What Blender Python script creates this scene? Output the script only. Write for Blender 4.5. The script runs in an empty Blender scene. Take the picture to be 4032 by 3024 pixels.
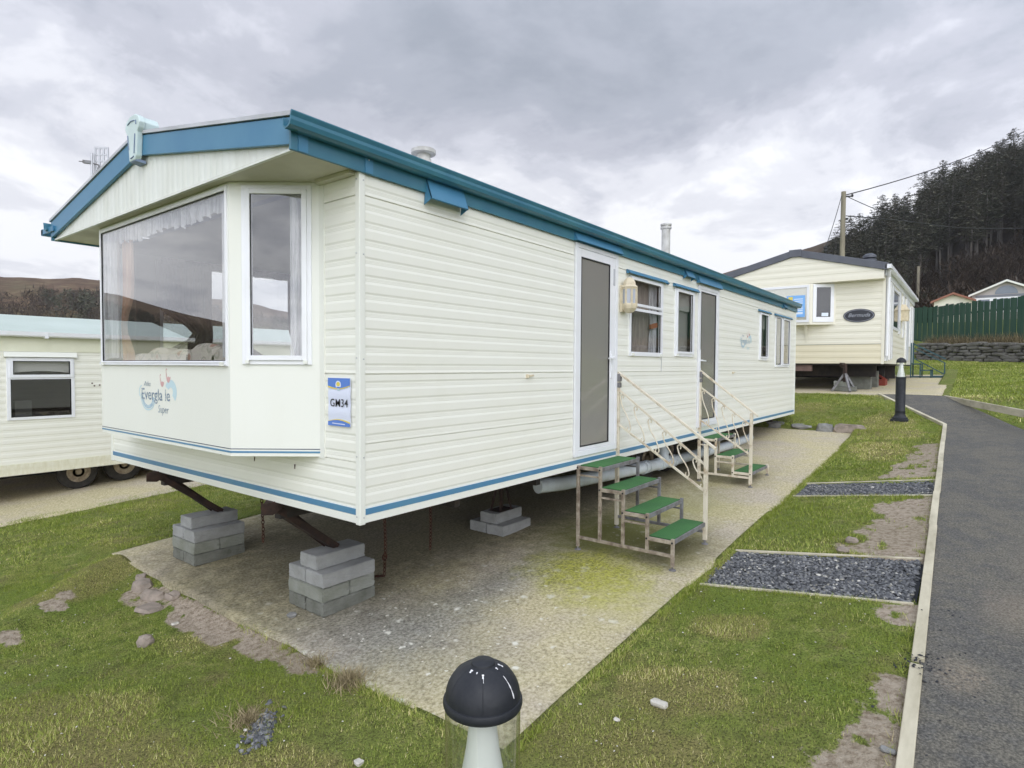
import bpy, bmesh, math, random
import numpy as np
from mathutils import Vector, Matrix
R = math.radians
random.seed(7); rng = np.random.default_rng(11)
scene = bpy.context.scene
COL = scene.collection

# ------------------------------------------------------------------ camera
cd = bpy.data.cameras.new('camera'); cam = bpy.data.objects.new('camera', cd); COL.objects.link(cam)
cd.sensor_width = 36.0; cd.lens = 36.0 * 2349 / 4032; cd.clip_end = 3000; cd.clip_start = 0.05
CR = ((0.6098098753, -0.7925268423, 0.0057550087), (-0.0205743376, -0.0230890478, -0.9995216819), (0.7922806400, 0.6093997867, -0.0303856442))
CO = Vector((-2.1818135, -2.7790612, 0.9159621))
cam.matrix_world = Matrix(((CR[0][0], -CR[1][0], -CR[2][0], CO.x), (CR[0][1], -CR[1][1], -CR[2][1], CO.y), (CR[0][2], -CR[1][2], -CR[2][2], CO.z), (0, 0, 0, 1)))
scene.camera = cam

# ------------------------------------------------------------------ sky and light (overcast)
SUN_AZ = math.atan2(-0.74, -0.67); SUN_EL = R(42)
sdir = Vector((math.cos(SUN_EL) * math.cos(SUN_AZ), math.cos(SUN_EL) * math.sin(SUN_AZ), math.sin(SUN_EL)))
w = bpy.data.worlds.new('World'); scene.world = w; w.use_nodes = True
nt = w.node_tree; nt.nodes.clear(); N = nt.nodes.new; L = nt.links.new
def vmath(op, a=None, b=None, tree=None):
    n = N('ShaderNodeVectorMath'); n.operation = op
    for i, v in enumerate((a, b)):
        if v is None: continue
        if hasattr(v, 'is_output'): L(v, n.inputs[i])
        else: n.inputs[i].default_value = v
    return n
def fmath(op, a=None, b=None, c=None, clamp=False):
    n = N('ShaderNodeMath'); n.operation = op; n.use_clamp = clamp
    for i, v in enumerate((a, b, c)):
        if v is None: continue
        if hasattr(v, 'is_output'): L(v, n.inputs[i])
        else: n.inputs[i].default_value = v
    return n.outputs[0]
def ramp(fac, stops, interp='EASE'):
    n = N('ShaderNodeValToRGB'); L(fac, n.inputs[0]); cr = n.color_ramp; cr.interpolation = interp
    while len(cr.elements) < len(stops): cr.elements.new(0.5)
    for e, (p, c) in zip(cr.elements, stops):
        e.position = p; e.color = (c[0], c[1], c[2], 1)
    return n.outputs[0]
def mixc(fac, a, b, mode='MIX'):
    n = N('ShaderNodeMix'); n.data_type = 'RGBA'; n.blend_type = mode
    for idx, v in ((0, fac), (6, a), (7, b)):
        if hasattr(v, 'is_output'): L(v, n.inputs[idx])
        elif idx == 0: n.inputs[0].default_value = v
        else: n.inputs[idx].default_value = (v[0], v[1], v[2], 1)
    return n.outputs[2]
def noise(vec, scale, detail=5, rough=0.55, dist=0.0):
    n = N('ShaderNodeTexNoise'); L(vec, n.inputs['Vector']); n.inputs['Scale'].default_value = scale
    n.inputs['Detail'].default_value = detail; n.inputs['Roughness'].default_value = rough; n.inputs['Distortion'].default_value = dist
    return n.outputs[0]
sky = N('ShaderNodeTexSky'); sky.sky_type = 'NISHITA'; sky.sun_disc = False
sky.sun_elevation = SUN_EL; sky.sun_rotation = math.pi / 2 - SUN_AZ; sky.air_density = 1.0; sky.dust_density = 2.0
tc = N('ShaderNodeTexCoord'); gen = tc.outputs['Generated']
nrm = vmath('NORMALIZE', gen).outputs[0]
sep = N('ShaderNodeSeparateXYZ'); L(nrm, sep.inputs[0])
zc = fmath('ADD', fmath('MAXIMUM', sep.outputs[2], 0.0), 0.24)
comb = N('ShaderNodeCombineXYZ'); L(fmath('DIVIDE', sep.outputs[0], zc), comb.inputs[0]); L(fmath('DIVIDE', sep.outputs[1], zc), comb.inputs[1])
comb.inputs[2].default_value = 3.7
cvec = comb.outputs[0]
n1 = noise(cvec, 0.80, 9, 0.56, 0.15)
n2 = noise(cvec, 2.2, 10, 0.60, 0.30)
n3 = noise(cvec, 0.23, 4, 0.5, 0.0)
dens = fmath('ADD', fmath('ADD', fmath('MULTIPLY', n1, 0.70), fmath('MULTIPLY', n2, 0.62)), fmath('MULTIPLY_ADD', n3, 0.10, -0.20))
# thicker, darker cloud base overhead, thinner towards the horizon
dens = fmath('ADD', dens, fmath('MULTIPLY', fmath('SUBTRACT', sep.outputs[2], 0.30), 0.60))
cloud = ramp(dens, [(0.38, (11.3, 11.45, 12.0)), (0.455, (9.2, 9.4, 10.2)), (0.515, (7.5, 7.75, 8.7)), (0.575, (6.1, 6.35, 7.3)), (0.65, (5.0, 5.35, 6.25)), (0.78, (4.0, 4.4, 5.2))])
gap = ramp(n1, [(0.30, (1, 1, 1)), (0.38, (0, 0, 0))])
gd = vmath('DOT_PRODUCT', nrm, tuple(sdir)).outputs['Value']
glow = fmath('MULTIPLY', fmath('POWER', fmath('MAXIMUM', fmath('MULTIPLY_ADD', gd, 0.62, 0.38), 0.0), 1.5), 2.35)
cloud = mixc(1.0, cloud, mixc(1.0, (1, 1, 1), glow, 'ADD'), 'MULTIPLY')
lite = vmath('SCALE', cloud); lite.inputs[3].default_value = 1.0
skyc = mixc(fmath('MULTIPLY', gap, 0.55), lite.outputs[0], sky.outputs[0])
bg = N('ShaderNodeBackground'); L(skyc, bg.inputs[0]); bg.inputs[1].default_value = 0.05
out = N('ShaderNodeOutputWorld'); L(bg.outputs[0], out.inputs[0])

sl = bpy.data.lights.new('sun', 'SUN'); so = bpy.data.objects.new('sun', sl); COL.objects.link(so)
sl.energy = 0.55; sl.angle = R(35); sl.color = (1.0, 0.96, 0.9)
so.rotation_euler = sdir.to_track_quat('Z', 'Y').to_euler()
vs = scene.view_settings
vs.view_transform = 'Standard'; vs.look = 'None'; vs.exposure = 0.80; vs.gamma = 1.0; vs.use_curve_mapping = False
scene.cycles.max_bounces = 8; scene.cycles.transparent_max_bounces = 16
scene.cycles.caustics_reflective = False; scene.cycles.caustics_refractive = False

# ------------------------------------------------------------------ numpy noise
_tab = np.random.default_rng(3).random((256, 256))
def vnoise(x, y):
    xi = np.floor(x).astype(int); yi = np.floor(y).astype(int); fx = x - xi; fy = y - yi
    fx = fx * fx * (3 - 2 * fx); fy = fy * fy * (3 - 2 * fy)
    a = _tab[xi & 255, yi & 255]; b = _tab[(xi + 1) & 255, yi & 255]; c = _tab[xi & 255, (yi + 1) & 255]; d = _tab[(xi + 1) & 255, (yi + 1) & 255]
    return (a * (1 - fx) + b * fx) * (1 - fy) + (c * (1 - fx) + d * fx) * fy
def fbm(x, y, o=4):
    s = 0; a = 0.5; f = 1.0
    for i in range(o):
        s = s + a * vnoise(x * f + 17.3 * i, y * f + 5.1 * i); a *= 0.5; f *= 2.03
    return s / (1 - 0.5 ** o)
def sstep(a, b, v):
    t = np.clip((v - a) / (b - a), 0, 1); return t * t * (3 - 2 * t)

# ------------------------------------------------------------------ materials
class MB_:
    """node helper bound to one material"""
    def __init__(s, name):
        s.m = bpy.data.materials.new(name); s.m.use_nodes = True; s.t = s.m.node_tree
        s.p = s.t.nodes['Principled BSDF']; s.out = s.t.nodes['Material Output']
    def n(s, typ, **kw):
        n = s.t.nodes.new(typ)
        for k, v in kw.items(): setattr(n, k, v)
        return n
    def l(s, a, b): s.t.links.new(a, b)
    def coord(s, kind='Object'):
        if not hasattr(s, '_tc'): s._tc = s.n('ShaderNodeTexCoord')
        return s._tc.outputs[kind]
    def pos(s):
        if not hasattr(s, '_g'): s._g = s.n('ShaderNodeNewGeometry')
        return s._g.outputs['Position']
    def noise(s, scale, detail=4, rough=0.55, vec=None, dist=0.0, sc3=None):
        n = s.n('ShaderNodeTexNoise'); v = vec or s.pos()
        if sc3:
            mp = s.n('ShaderNodeMapping'); mp.inputs['Scale'].default_value = sc3; s.l(v, mp.inputs[0]); v = mp.outputs[0]
        s.l(v, n.inputs['Vector']); n.inputs['Scale'].default_value = scale; n.inputs['Detail'].default_value = detail
        n.inputs['Roughness'].default_value = rough; n.inputs['Distortion'].default_value = dist
        return n.outputs[0]
    def voro(s, scale, feature='F1', vec=None, out=0, rnd=1.0):
        n = s.n('ShaderNodeTexVoronoi', feature=feature); s.l(vec or s.pos(), n.inputs['Vector']); n.inputs['Scale'].default_value = scale
        n.inputs['Randomness'].default_value = rnd
        return n.outputs[out]
    def ramp(s, fac, stops, interp='LINEAR'):
        n = s.n('ShaderNodeValToRGB'); s.l(fac, n.inputs[0]); cr = n.color_ramp; cr.interpolation = interp
        while len(cr.elements) < len(stops): cr.elements.new(0.5)
        for e, (p, c) in zip(cr.elements, stops):
            if not hasattr(c, '__len__'): c = (c, c, c)
            e.position = p; e.color = (c[0], c[1], c[2], 1)
        return n.outputs[0]
    def mix(s, fac, a, b, mode='MIX'):
        n = s.n('ShaderNodeMix', data_type='RGBA', blend_type=mode)
        for idx, v in ((0, fac), (6, a), (7, b)):
            if hasattr(v, 'is_output'): s.l(v, n.inputs[idx])
            elif idx == 0: n.inputs[0].default_value = v
            else: n.inputs[idx].default_value = (v[0], v[1], v[2], 1)
        return n.outputs[2]
    def math(s, op, a, b=None, c=None):
        n = s.n('ShaderNodeMath', operation=op)
        for i, v in enumerate((a, b, c)):
            if v is None: continue
            if hasattr(v, 'is_output'): s.l(v, n.inputs[i])
            else: n.inputs[i].default_value = v
        return n.outputs[0]
    def attr(s, name):
        n = s.n('ShaderNodeAttribute'); n.attribute_name = name; return n
    def col(s, c):
        if hasattr(c, 'is_output'): s.l(c, s.p.inputs['Base Color'])
        else: s.p.inputs['Base Color'].default_value = (c[0], c[1], c[2], 1)
        return s
    def set(s, rough=None, metal=None, spec=None):
        if rough is not None:
            if hasattr(rough, 'is_output'): s.l(rough, s.p.inputs['Roughness'])
            else: s.p.inputs['Roughness'].default_value = rough
        if metal is not None: s.p.inputs['Metallic'].default_value = metal
        if spec is not None: s.p.inputs['Specular IOR Level'].default_value = spec
        return s
    def bump(s, h, strength=0.3, dist=0.01):
        b = s.n('ShaderNodeBump'); b.inputs['Strength'].default_value = strength; b.inputs['Distance'].default_value = dist
        s.l(h, b.inputs['Height']); s.l(b.outputs[0], s.p.inputs['Normal']); return s
def simple(name, c, rough=0.5, c2=None, scale=6.0, lo=0.35, hi=0.65, bump=0.0, bscale=60, bdist=0.004, metal=0.0, spec=0.5, sc3=None):
    b = MB_(name)
    if c2 is not None:
        b.col(b.mix(b.ramp(b.noise(scale, 6, 0.6, sc3=sc3), [(lo, 0), (hi, 1)]), c, c2))
    else: b.col(c)
    b.set(rough, metal, spec)
    if bump: b.bump(b.noise(bscale, 3, 0.6), bump, bdist)
    return b.m
MAT = {}
def cladding(name, c, dirt, streak):
    b = MB_(name)
    f1 = b.ramp(b.noise(1.3, 5, 0.6), [(0.42, 0), (0.75, 1)])
    f2 = b.ramp(b.noise(5.0, 4, 0.65, sc3=(1, 1, 0.16)), [(0.52, 0), (0.80, 1)])
    k = b.mix(b.math('MULTIPLY', f1, 0.35), c, dirt)
    k = b.mix(b.math('MULTIPLY', f2, 0.14), k, streak)
    b.col(k).set(0.42, spec=0.4).bump(b.noise(2.2, 2, 0.5), 0.08, 0.02)
    return b.m
MAT['clad'] = cladding('cream_cladding', (0.83, 0.83, 0.755), (0.79, 0.785, 0.68), (0.68, 0.67, 0.56))
MAT['clad_left'] = cladding('pale_cladding', (0.82, 0.815, 0.73), (0.78, 0.77, 0.66), (0.6, 0.58, 0.45))
MAT['clad_yellow'] = cladding('primrose_cladding', (0.82, 0.79, 0.665), (0.79, 0.75, 0.615), (0.68, 0.64, 0.52))
MAT['clad_tan'] = cladding('tan_cladding', (0.78, 0.72, 0.54), (0.74, 0.67, 0.49), (0.6, 0.54, 0.40))
MAT['panel'] = cladding('cream_panel', (0.80, 0.81, 0.745), (0.765, 0.77, 0.69), (0.70, 0.69, 0.60))
MAT['upvc'] = simple('white_upvc', (0.83, 0.84, 0.87), 0.3, (0.76, 0.77, 0.77), 3, 0.45, 0.8)
MAT['blue'] = simple('blue_painted_metal', (0.048, 0.190, 0.330), 0.40, (0.070, 0.225, 0.360), 2.2, 0.35, 0.7, bump=0.05, bscale=4)
MAT['blue_dark'] = simple('blue_gutter_metal', (0.035, 0.150, 0.240), 0.33, (0.060, 0.205, 0.270), 2.6, 0.35, 0.7, bump=0.06, bscale=5)
MAT['stripe'] = simple('blue_stripe', (0.075, 0.215, 0.380), 0.4, (0.10, 0.25, 0.38), 4)
MAT['navy'] = simple('navy_stripe', (0.012, 0.030, 0.075), 0.4)
MAT['roof'] = simple('grey_roof_sheet', (0.55, 0.56, 0.60), 0.5, (0.42, 0.43, 0.45), 3)
MAT['mint'] = simple('mint_plastic', (0.62, 0.74, 0.74), 0.35, (0.55, 0.66, 0.64), 5)
MAT['slot'] = simple('slate_blue_inlay', (0.16, 0.22, 0.33), 0.5)
MAT['rubber'] = simple('black_rubber_seal', (0.012, 0.012, 0.014), 0.6)
MAT['black'] = simple('black_underframe', (0.018, 0.016, 0.015), 0.8, (0.04, 0.03, 0.025), 9)
MAT['rust'] = simple('rusty_steel', (0.028, 0.016, 0.013), 0.8, (0.055, 0.028, 0.019), 14, 0.45, 0.7, bump=0.3, bscale=90, bdist=0.003)
MAT['oldrust'] = simple('orange_rust', (0.045, 0.020, 0.012), 0.85, (0.095, 0.036, 0.018), 30)
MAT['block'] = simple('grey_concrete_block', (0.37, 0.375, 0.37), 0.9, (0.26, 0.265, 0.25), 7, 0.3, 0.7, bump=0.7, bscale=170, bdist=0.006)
MAT['block_dark'] = simple('dark_concrete_block', (0.21, 0.215, 0.19), 0.9, (0.115, 0.12, 0.095), 9, 0.3, 0.7, bump=0.7, bscale=170, bdist=0.006)  # darker grey for bottom courses and some blocks under the primrose caravan
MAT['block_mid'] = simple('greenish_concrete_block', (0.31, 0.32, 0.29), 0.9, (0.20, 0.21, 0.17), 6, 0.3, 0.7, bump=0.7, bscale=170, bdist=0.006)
MAT['pipe'] = simple('white_waste_pipe', (0.60, 0.66, 0.70), 0.35, (0.48, 0.52, 0.53), 5)
MAT['cream_steel'] = simple('cream_painted_steel', (0.72, 0.66, 0.53), 0.5, (0.36, 0.25, 0.14), 11, 0.50, 0.74, bump=0.15, bscale=60)
MAT['worn_steel'] = simple('weathered_steel', (0.40, 0.35, 0.28), 0.6, (0.17, 0.13, 0.10), 13, 0.38, 0.62, bump=0.2, bscale=80)
MAT['grey_steel'] = simple('grey_galvanised_steel', (0.22, 0.22, 0.23), 0.55, (0.12, 0.11, 0.105), 12, 0.4, 0.65)
MAT['turf_mat'] = simple('green_mat', (0.055, 0.185, 0.050), 0.9, (0.045, 0.150, 0.045), 3.0, bump=0.6, bscale=420, bdist=0.004)
MAT['matedge'] = simple('dark_mat_edge', (0.008, 0.03, 0.012), 0.9)
MAT['almond'] = simple('yellowed_lamp_plastic', (0.70, 0.62, 0.46), 0.45, (0.55, 0.47, 0.32), 20, 0.45, 0.75)
MAT['lampglass'] = simple('clouded_lamp_glass', (0.45, 0.48, 0.54), 0.15)
MAT['flue'] = simple('pale_grey_flue', (0.58, 0.58, 0.55), 0.45, (0.40, 0.39, 0.36), 12)
MAT['fluedark'] = simple('dark_flue_cap', (0.16, 0.15, 0.14), 0.6)
MAT['alu'] = simple('dull_aluminium', (0.50, 0.51, 0.53), 0.4, metal=0.4)
MAT['interior'] = simple('interior_lining', (0.42, 0.37, 0.31), 0.7, (0.36, 0.31, 0.26), 2)
MAT['carpet'] = simple('interior_carpet', (0.10, 0.055, 0.04), 0.95)
MAT['cabinet'] = simple('brown_cabinet', (0.22, 0.10, 0.045), 0.5, (0.16, 0.07, 0.03), 4, sc3=(1, 1, 0.2))
b = MB_('white_net_curtain'); b.col((0.80, 0.80, 0.82)).set(0.9); tr = b.n('ShaderNodeBsdfTransparent'); mx = b.n('ShaderNodeMixShader')
b.l(b.ramp(b.noise(30, 3, .6, sc3=(1, 1, 0.08)), [(0.40, .40), (0.60, .80)]), mx.inputs[0]); b.l(tr.outputs[0], mx.inputs[1]); b.l(b.p.outputs[0], mx.inputs[2]); b.l(mx.outputs[0], b.out.inputs[0]); MAT['net'] = b.m
MAT['drape'] = simple('taupe_drape', (0.20, 0.15, 0.125), 0.9, (0.13, 0.10, 0.085), 22, sc3=(1, 1, 0.15))
MAT['fawn'] = simple('fawn_drape', (0.44, 0.38, 0.33), 0.9, (0.28, 0.235, 0.20), 22, sc3=(1, 1, 0.12))
MAT['peach'] = simple('peach_drape', (0.62, 0.40, 0.27), 0.9, (0.46, 0.30, 0.22), 22, sc3=(1, 1, 0.15))
MAT['tie'] = simple('orange_tieback', (0.45, 0.15, 0.06), 0.8)
MAT['blind'] = simple('off_white_blind', (0.55, 0.54, 0.49), 0.8)
MAT['bollard'] = simple('charcoal_bollard_paint', (0.017, 0.019, 0.024), 0.52, (0.034, 0.036, 0.040), 14, 0.45, 0.75, bump=0.12, bscale=120, spec=0.35)
MAT['white_core'] = simple('white_reflector', (0.82, 0.83, 0.84), 0.4)
MAT['dropping'] = simple('white_splash', (0.8, 0.8, 0.8), 0.5)
MAT['timber'] = simple('weathered_edging_timber', (0.62, 0.57, 0.43), 0.85, (0.40, 0.36, 0.25), 5, 0.42, 0.66, bump=0.35, bscale=40, sc3=(0.25, 1, 1))
MAT['pole'] = simple('grey_pole_timber', (0.30, 0.27, 0.20), 0.85, (0.17, 0.15, 0.11), 5, sc3=(1, 1, 0.15))
MAT['wire'] = simple('black_cable', (0.02, 0.02, 0.022), 0.6)
MAT['charcoal'] = simple('charcoal_roof_trim', (0.085, 0.092, 0.112), 0.5, (0.11, 0.118, 0.14), 3)
MAT['greyroof2'] = simple('grey_tile_roof', (0.20, 0.20, 0.22), 0.7, (0.15, 0.15, 0.16), 2)
MAT['mintroof'] = simple('pale_green_roof', (0.55, 0.63, 0.575), 0.5, (0.49, 0.57, 0.51), 1.5)
MAT['fence'] = simple('green_fence_stain', (0.022, 0.068, 0.044), 0.8, (0.040, 0.092, 0.060), 7, 0.4, 0.7, sc3=(1, 1, 0.12), bump=0.2, bscale=30)
MAT['stonewall'] = simple('dark_wall_stone', (0.120, 0.112, 0.100), 0.9, (0.21, 0.20, 0.175), 2.2, 0.35, 0.68, bump=0.8, bscale=14, bdist=0.04)
MAT['teal_steel'] = simple('teal_painted_steel', (0.03, 0.085, 0.10), 0.5)
MAT['redroof'] = simple('brown_roof_trim', (0.28, 0.12, 0.075), 0.6)
MAT['tyre'] = simple('tyre_rubber', (0.022, 0.021, 0.020), 0.85, (0.045, 0.04, 0.035), 14)
MAT['rim'] = simple('dirty_wheel_rim', (0.42, 0.36, 0.27), 0.6, (0.22, 0.17, 0.12), 16)
MAT['rubblestone'] = simple('pinkish_stone', (0.36, 0.30, 0.25), 0.9, (0.22, 0.185, 0.15), 8, bump=0.5, bscale=50, bdist=0.01)
MAT['greystone'] = simple('grey_field_stone', (0.28, 0.28, 0.27), 0.85, (0.18, 0.18, 0.17), 9, bump=0.5, bscale=50, bdist=0.01)
MAT['palestone'] = simple('pale_pebble', (0.62, 0.59, 0.52), 0.7, (0.5, 0.47, 0.4), 40)
MAT['ink'] = simple('black_print', (0.008, 0.008, 0.012), 0.5)
MAT['signwhite'] = simple('white_sign_panel', (0.70, 0.74, 0.88), 0.35)
MAT['signblue'] = simple('blue_sign_print', (0.10, 0.22, 0.62), 0.35)
MAT['signyellow'] = simple('yellow_sign_print', (0.75, 0.60, 0.10), 0.35)
MAT['logoblue'] = simple('faded_logo_blue', (0.24, 0.42, 0.58), 0.4, (0.58, 0.67, 0.69), 60)
MAT['logonavy'] = simple('faded_logo_navy', (0.10, 0.17, 0.27), 0.4, (0.50, 0.56, 0.58), 75, 0.44, 0.60)
MAT['logopale'] = simple('faded_logo_sky', (0.52, 0.68, 0.74), 0.4)
MAT['logopink'] = simple('faded_logo_pink', (0.62, 0.36, 0.36), 0.4)
MAT['plaque'] = simple('black_plaque', (0.012, 0.014, 0.024), 0.3)
MAT['silver'] = simple('silver_lettering', (0.30, 0.32, 0.36), 0.4)
MAT['posterblue'] = simple('poster_blue', (0.20, 0.45, 0.85), 0.4)
MAT['posterwhite'] = simple('poster_white', (0.72, 0.80, 0.90), 0.4)
MAT['redjack'] = simple('red_jack_paint', (0.22, 0.035, 0.02), 0.6)
# patterned sofa
b = MB_('floral_upholstery')
v = b.voro(9.0); f = b.ramp(v, [(0.18, 1), (0.30, 0)]); ring = b.ramp(v, [(0.30, 0), (0.36, 1), (0.42, 1), (0.48, 0)])
k = b.mix(b.math('MULTIPLY', f, 0.8), (0.66, 0.60, 0.52), (0.42, 0.20, 0.13)); k = b.mix(b.math('MULTIPLY', ring, 0.5), k, (0.30, 0.30, 0.24))
b.col(k).set(0.9); MAT['floral'] = b.m
# glass: mirror-like at grazing angles, clear otherwise (double glazing)
def glassmat(name, ior, tint, rough=0.0, nsurf=4):
    b = MB_(name); b.t.nodes.remove(b.p)
    # reflectance of `nsurf` glass surfaces, the same from both sides
    fr = b.n('ShaderNodeFresnel'); b.pos(); b.l(b.math('ADD', b.math('MULTIPLY', b._g.outputs['Backfacing'], 1 / ior - ior), ior), fr.inputs[0])
    F_ = fr.outputs[0]; F_ = b.math('DIVIDE', b.math('MULTIPLY', F_, float(nsurf)), b.math('ADD', b.math('MULTIPLY', F_, nsurf - 1.0), 1.0))
    tr = b.n('ShaderNodeBsdfTransparent'); tr.inputs[0].default_value = (*tint, 1)
    gl = b.n('ShaderNodeBsdfGlossy'); gl.inputs['Roughness'].default_value = rough
    mx = b.n('ShaderNodeMixShader'); b.l(F_, mx.inputs[0]); b.l(tr.outputs[0], mx.inputs[1]); b.l(gl.outputs[0], mx.inputs[2])
    b.l(mx.outputs[0], b.out.inputs[0]); return b.m
MAT['glass'] = glassmat('window_glass', 1.55, (0.93, 0.94, 0.94))
MAT['clearpoly'] = glassmat('clear_polycarbonate', 1.45, (0.93, 0.95, 0.90), 0.06, 4)
b = MB_('obscure_door_glass'); b.col((0.52, 0.50, 0.455)).set(0.16)
b.p.inputs['Transmission Weight'].default_value = 0.50; b.p.inputs['IOR'].default_value = 1.30
b.p.inputs['Roughness'].default_value = 0.24; b.p.inputs['Coat Weight'].default_value = 0.9; b.p.inputs['Coat IOR'].default_value = 1.9; b.p.inputs['Coat Roughness'].default_value = 0.12
b.bump(b.noise(55, 3, 0.6, sc3=(1, 1, 0.22)), 0.20, 0.004); MAT['obscure'] = b.m
MAT['frosted'] = simple('frosted_bathroom_glass', (0.42, 0.41, 0.37), 0.35, (0.48, 0.465, 0.42), 40, bump=0.08, bscale=180)
MAT['darkglass'] = simple('dark_window_glass', (0.018, 0.02, 0.022), 0.05, spec=0.9)

# ------------------------------------------------------------------ mesh builder
class MB:
    def __init__(s): s.v = []; s.f = []; s.mi = []; s.cur = 0
    def add(s, vs, fs):
        o = len(s.v); s.v += [tuple(p) for p in vs]
        for f in fs: s.f.append(tuple(i + o for i in f)); s.mi.append(s.cur)
        return s
    def box(s, x0, x1, y0, y1, z0, z1):
        v = [(x, y, z) for x in (x0, x1) for y in (y0, y1) for z in (z0, z1)]
        return s.add(v, [(0, 1, 3, 2), (4, 6, 7, 5), (0, 4, 5, 1), (2, 3, 7, 6), (0, 2, 6, 4), (1, 5, 7, 3)])
    def obox(s, c, ax, ay, az):
        c = Vector(c); ax = Vector(ax); ay = Vector(ay); az = Vector(az)
        v = [c + ax * i + ay * j + az * k for i in (-1, 1) for j in (-1, 1) for k in (-1, 1)]
        return s.add(v, [(0, 1, 3, 2), (4, 6, 7, 5), (0, 4, 5, 1), (2, 3, 7, 6), (0, 2, 6, 4), (1, 5, 7, 3)])
    def bar(s, a, b, w, h=None, up=(0, 0, 1)):
        a = Vector(a); b = Vector(b); d = (b - a); ln = d.length; d.normalize(); up = Vector(up)
        if abs(d.dot(up)) > 0.95: up = Vector((1, 0, 0))
        sd = d.cross(up).normalized(); u2 = sd.cross(d)
        h = h or w
        return s.obox((a + b) / 2, d * ln / 2, sd * w / 2, u2 * h / 2)
    def prism(s, pts, vec):
        """polygon (3D points) extruded by vec"""
        n = len(pts); vec = Vector(vec); a = [Vector(p) for p in pts]; v = a + [p + vec for p in a]
        fs = [tuple(range(n))[::-1], tuple(range(n, 2 * n))] + [(i, (i + 1) % n, n + (i + 1) % n, n + i) for i in range(n)]
        return s.add(v, fs)
    def tube(s, pts, r, n=8, cap=True):
        pts = [Vector(p) for p in pts]; rs = r if hasattr(r, '__len__') else [r] * len(pts)
        ref = None; rings = []
        for i, p in enumerate(pts):
            d = (pts[min(i + 1, len(pts) - 1)] - pts[max(i - 1, 0)]).normalized()
            if ref is None:
                ref = Vector((0, 0, 1)) if abs(d.z) < 0.9 else Vector((1, 0, 0))
            u = d.cross(ref).normalized(); ref = u.cross(d).normalized(); rings.append([p + (u * math.cos(2 * math.pi * k / n) + ref * math.sin(2 * math.pi * k / n)) * rs[i] for k in range(n)])
        v = [q for rg in rings for q in rg]; fs = []
        for i in range(len(pts) - 1):
            for k in range(n): fs.append((i * n + k, i * n + (k + 1) % n, (i + 1) * n + (k + 1) % n, (i + 1) * n + k))
        if cap: fs += [tuple(range(n))[::-1], tuple(range((len(pts) - 1) * n, len(pts) * n))]
        return s.add(v, fs)
    def lathe(s, prof, c=(0, 0, 0), n=24, axis='z', caps=True):
        v = []; fs = []; c = Vector(c)
        for r, z in prof:
            for k in range(n):
                a = 2 * math.pi * k / n
                p = (r * math.cos(a), r * math.sin(a), z) if axis == 'z' else (r * math.cos(a), z, r * math.sin(a)) if axis == 'y' else (z, r * math.cos(a), r * math.sin(a))
                v.append(c + Vector(p))
        m = len(prof)
        for i in range(m - 1):
            for k in range(n): fs.append((i * n + k, i * n + (k + 1) % n, (i + 1) * n + (k + 1) % n, (i + 1) * n + k))
        if caps: fs += [tuple(range(n))[::-1], tuple(range((m - 1) * n, m * n))]
        return s.add(v, fs)
    def sweep(s, prof, a, b, closed=True):
        """profile = list of offset Vectors swept from a to b"""
        a = Vector(a); b = Vector(b); n = len(prof); v = [a + Vector(p) for p in prof] + [b + Vector(p) for p in prof]
        rng_ = range(n) if closed else range(n - 1)
        fs = [(i, (i + 1) % n, n + (i + 1) % n, n + i) for i in rng_]
        if closed: fs += [tuple(range(n))[::-1], tuple(range(n, 2 * n))]
        return s.add(v, fs)
    def build(s, name, mats, parent=None, smooth=False, bevel=0.0, origin=None):
        me = bpy.data.meshes.new(name); vs = s.v
        off = Vector((0, 0, 0)) if origin is None else Vector(origin)
        if parent is not None:
            root = parent
            while root.parent: root = root.parent
            off = Vector(root.location)
        if off.length: vs = [(p[0] - off.x, p[1] - off.y, p[2] - off.z) for p in vs]
        me.from_pydata(vs, [], s.f)
        mats = mats if isinstance(mats, (list, tuple)) else [mats]
        for m in mats: me.materials.append(MAT[m] if isinstance(m, str) else m)
        if len(mats) > 1: me.polygons.foreach_set('material_index', s.mi)
        bm = bmesh.new(); bm.from_mesh(me); bmesh.ops.recalc_face_normals(bm, faces=bm.faces); bm.to_mesh(me); bm.free()
        if smooth:
            me.polygons.foreach_set('use_smooth', [True] * len(me.polygons))
            try: me.set_sharp_from_angle(angle=R(35))
            except Exception: pass
        ob = bpy.data.objects.new(name, me); COL.objects.link(ob)
        if parent is not None: ob.parent = parent
        else: ob.location = off
        if bevel:
            m = ob.modifiers.new('bevel', 'BEVEL'); m.width = bevel; m.segments = 2; m.limit_method = 'ANGLE'
        return ob
def tag(o, label=None, cat=None, group=None, kind=None):
    if label: o['label'] = label
    if cat: o['category'] = cat
    if group: o['group'] = group
    if kind: o['kind'] = kind
    return o
def thing(name, label, cat, group=None, loc=(0, 0, 0)):
    """an Empty at the thing's base; parts are given in world coordinates and stored relative to it"""
    o = bpy.data.objects.new(name, None); o.empty_display_size = 0.2; COL.objects.link(o); o.location = loc
    return tag(o, label, cat, group)
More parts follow.
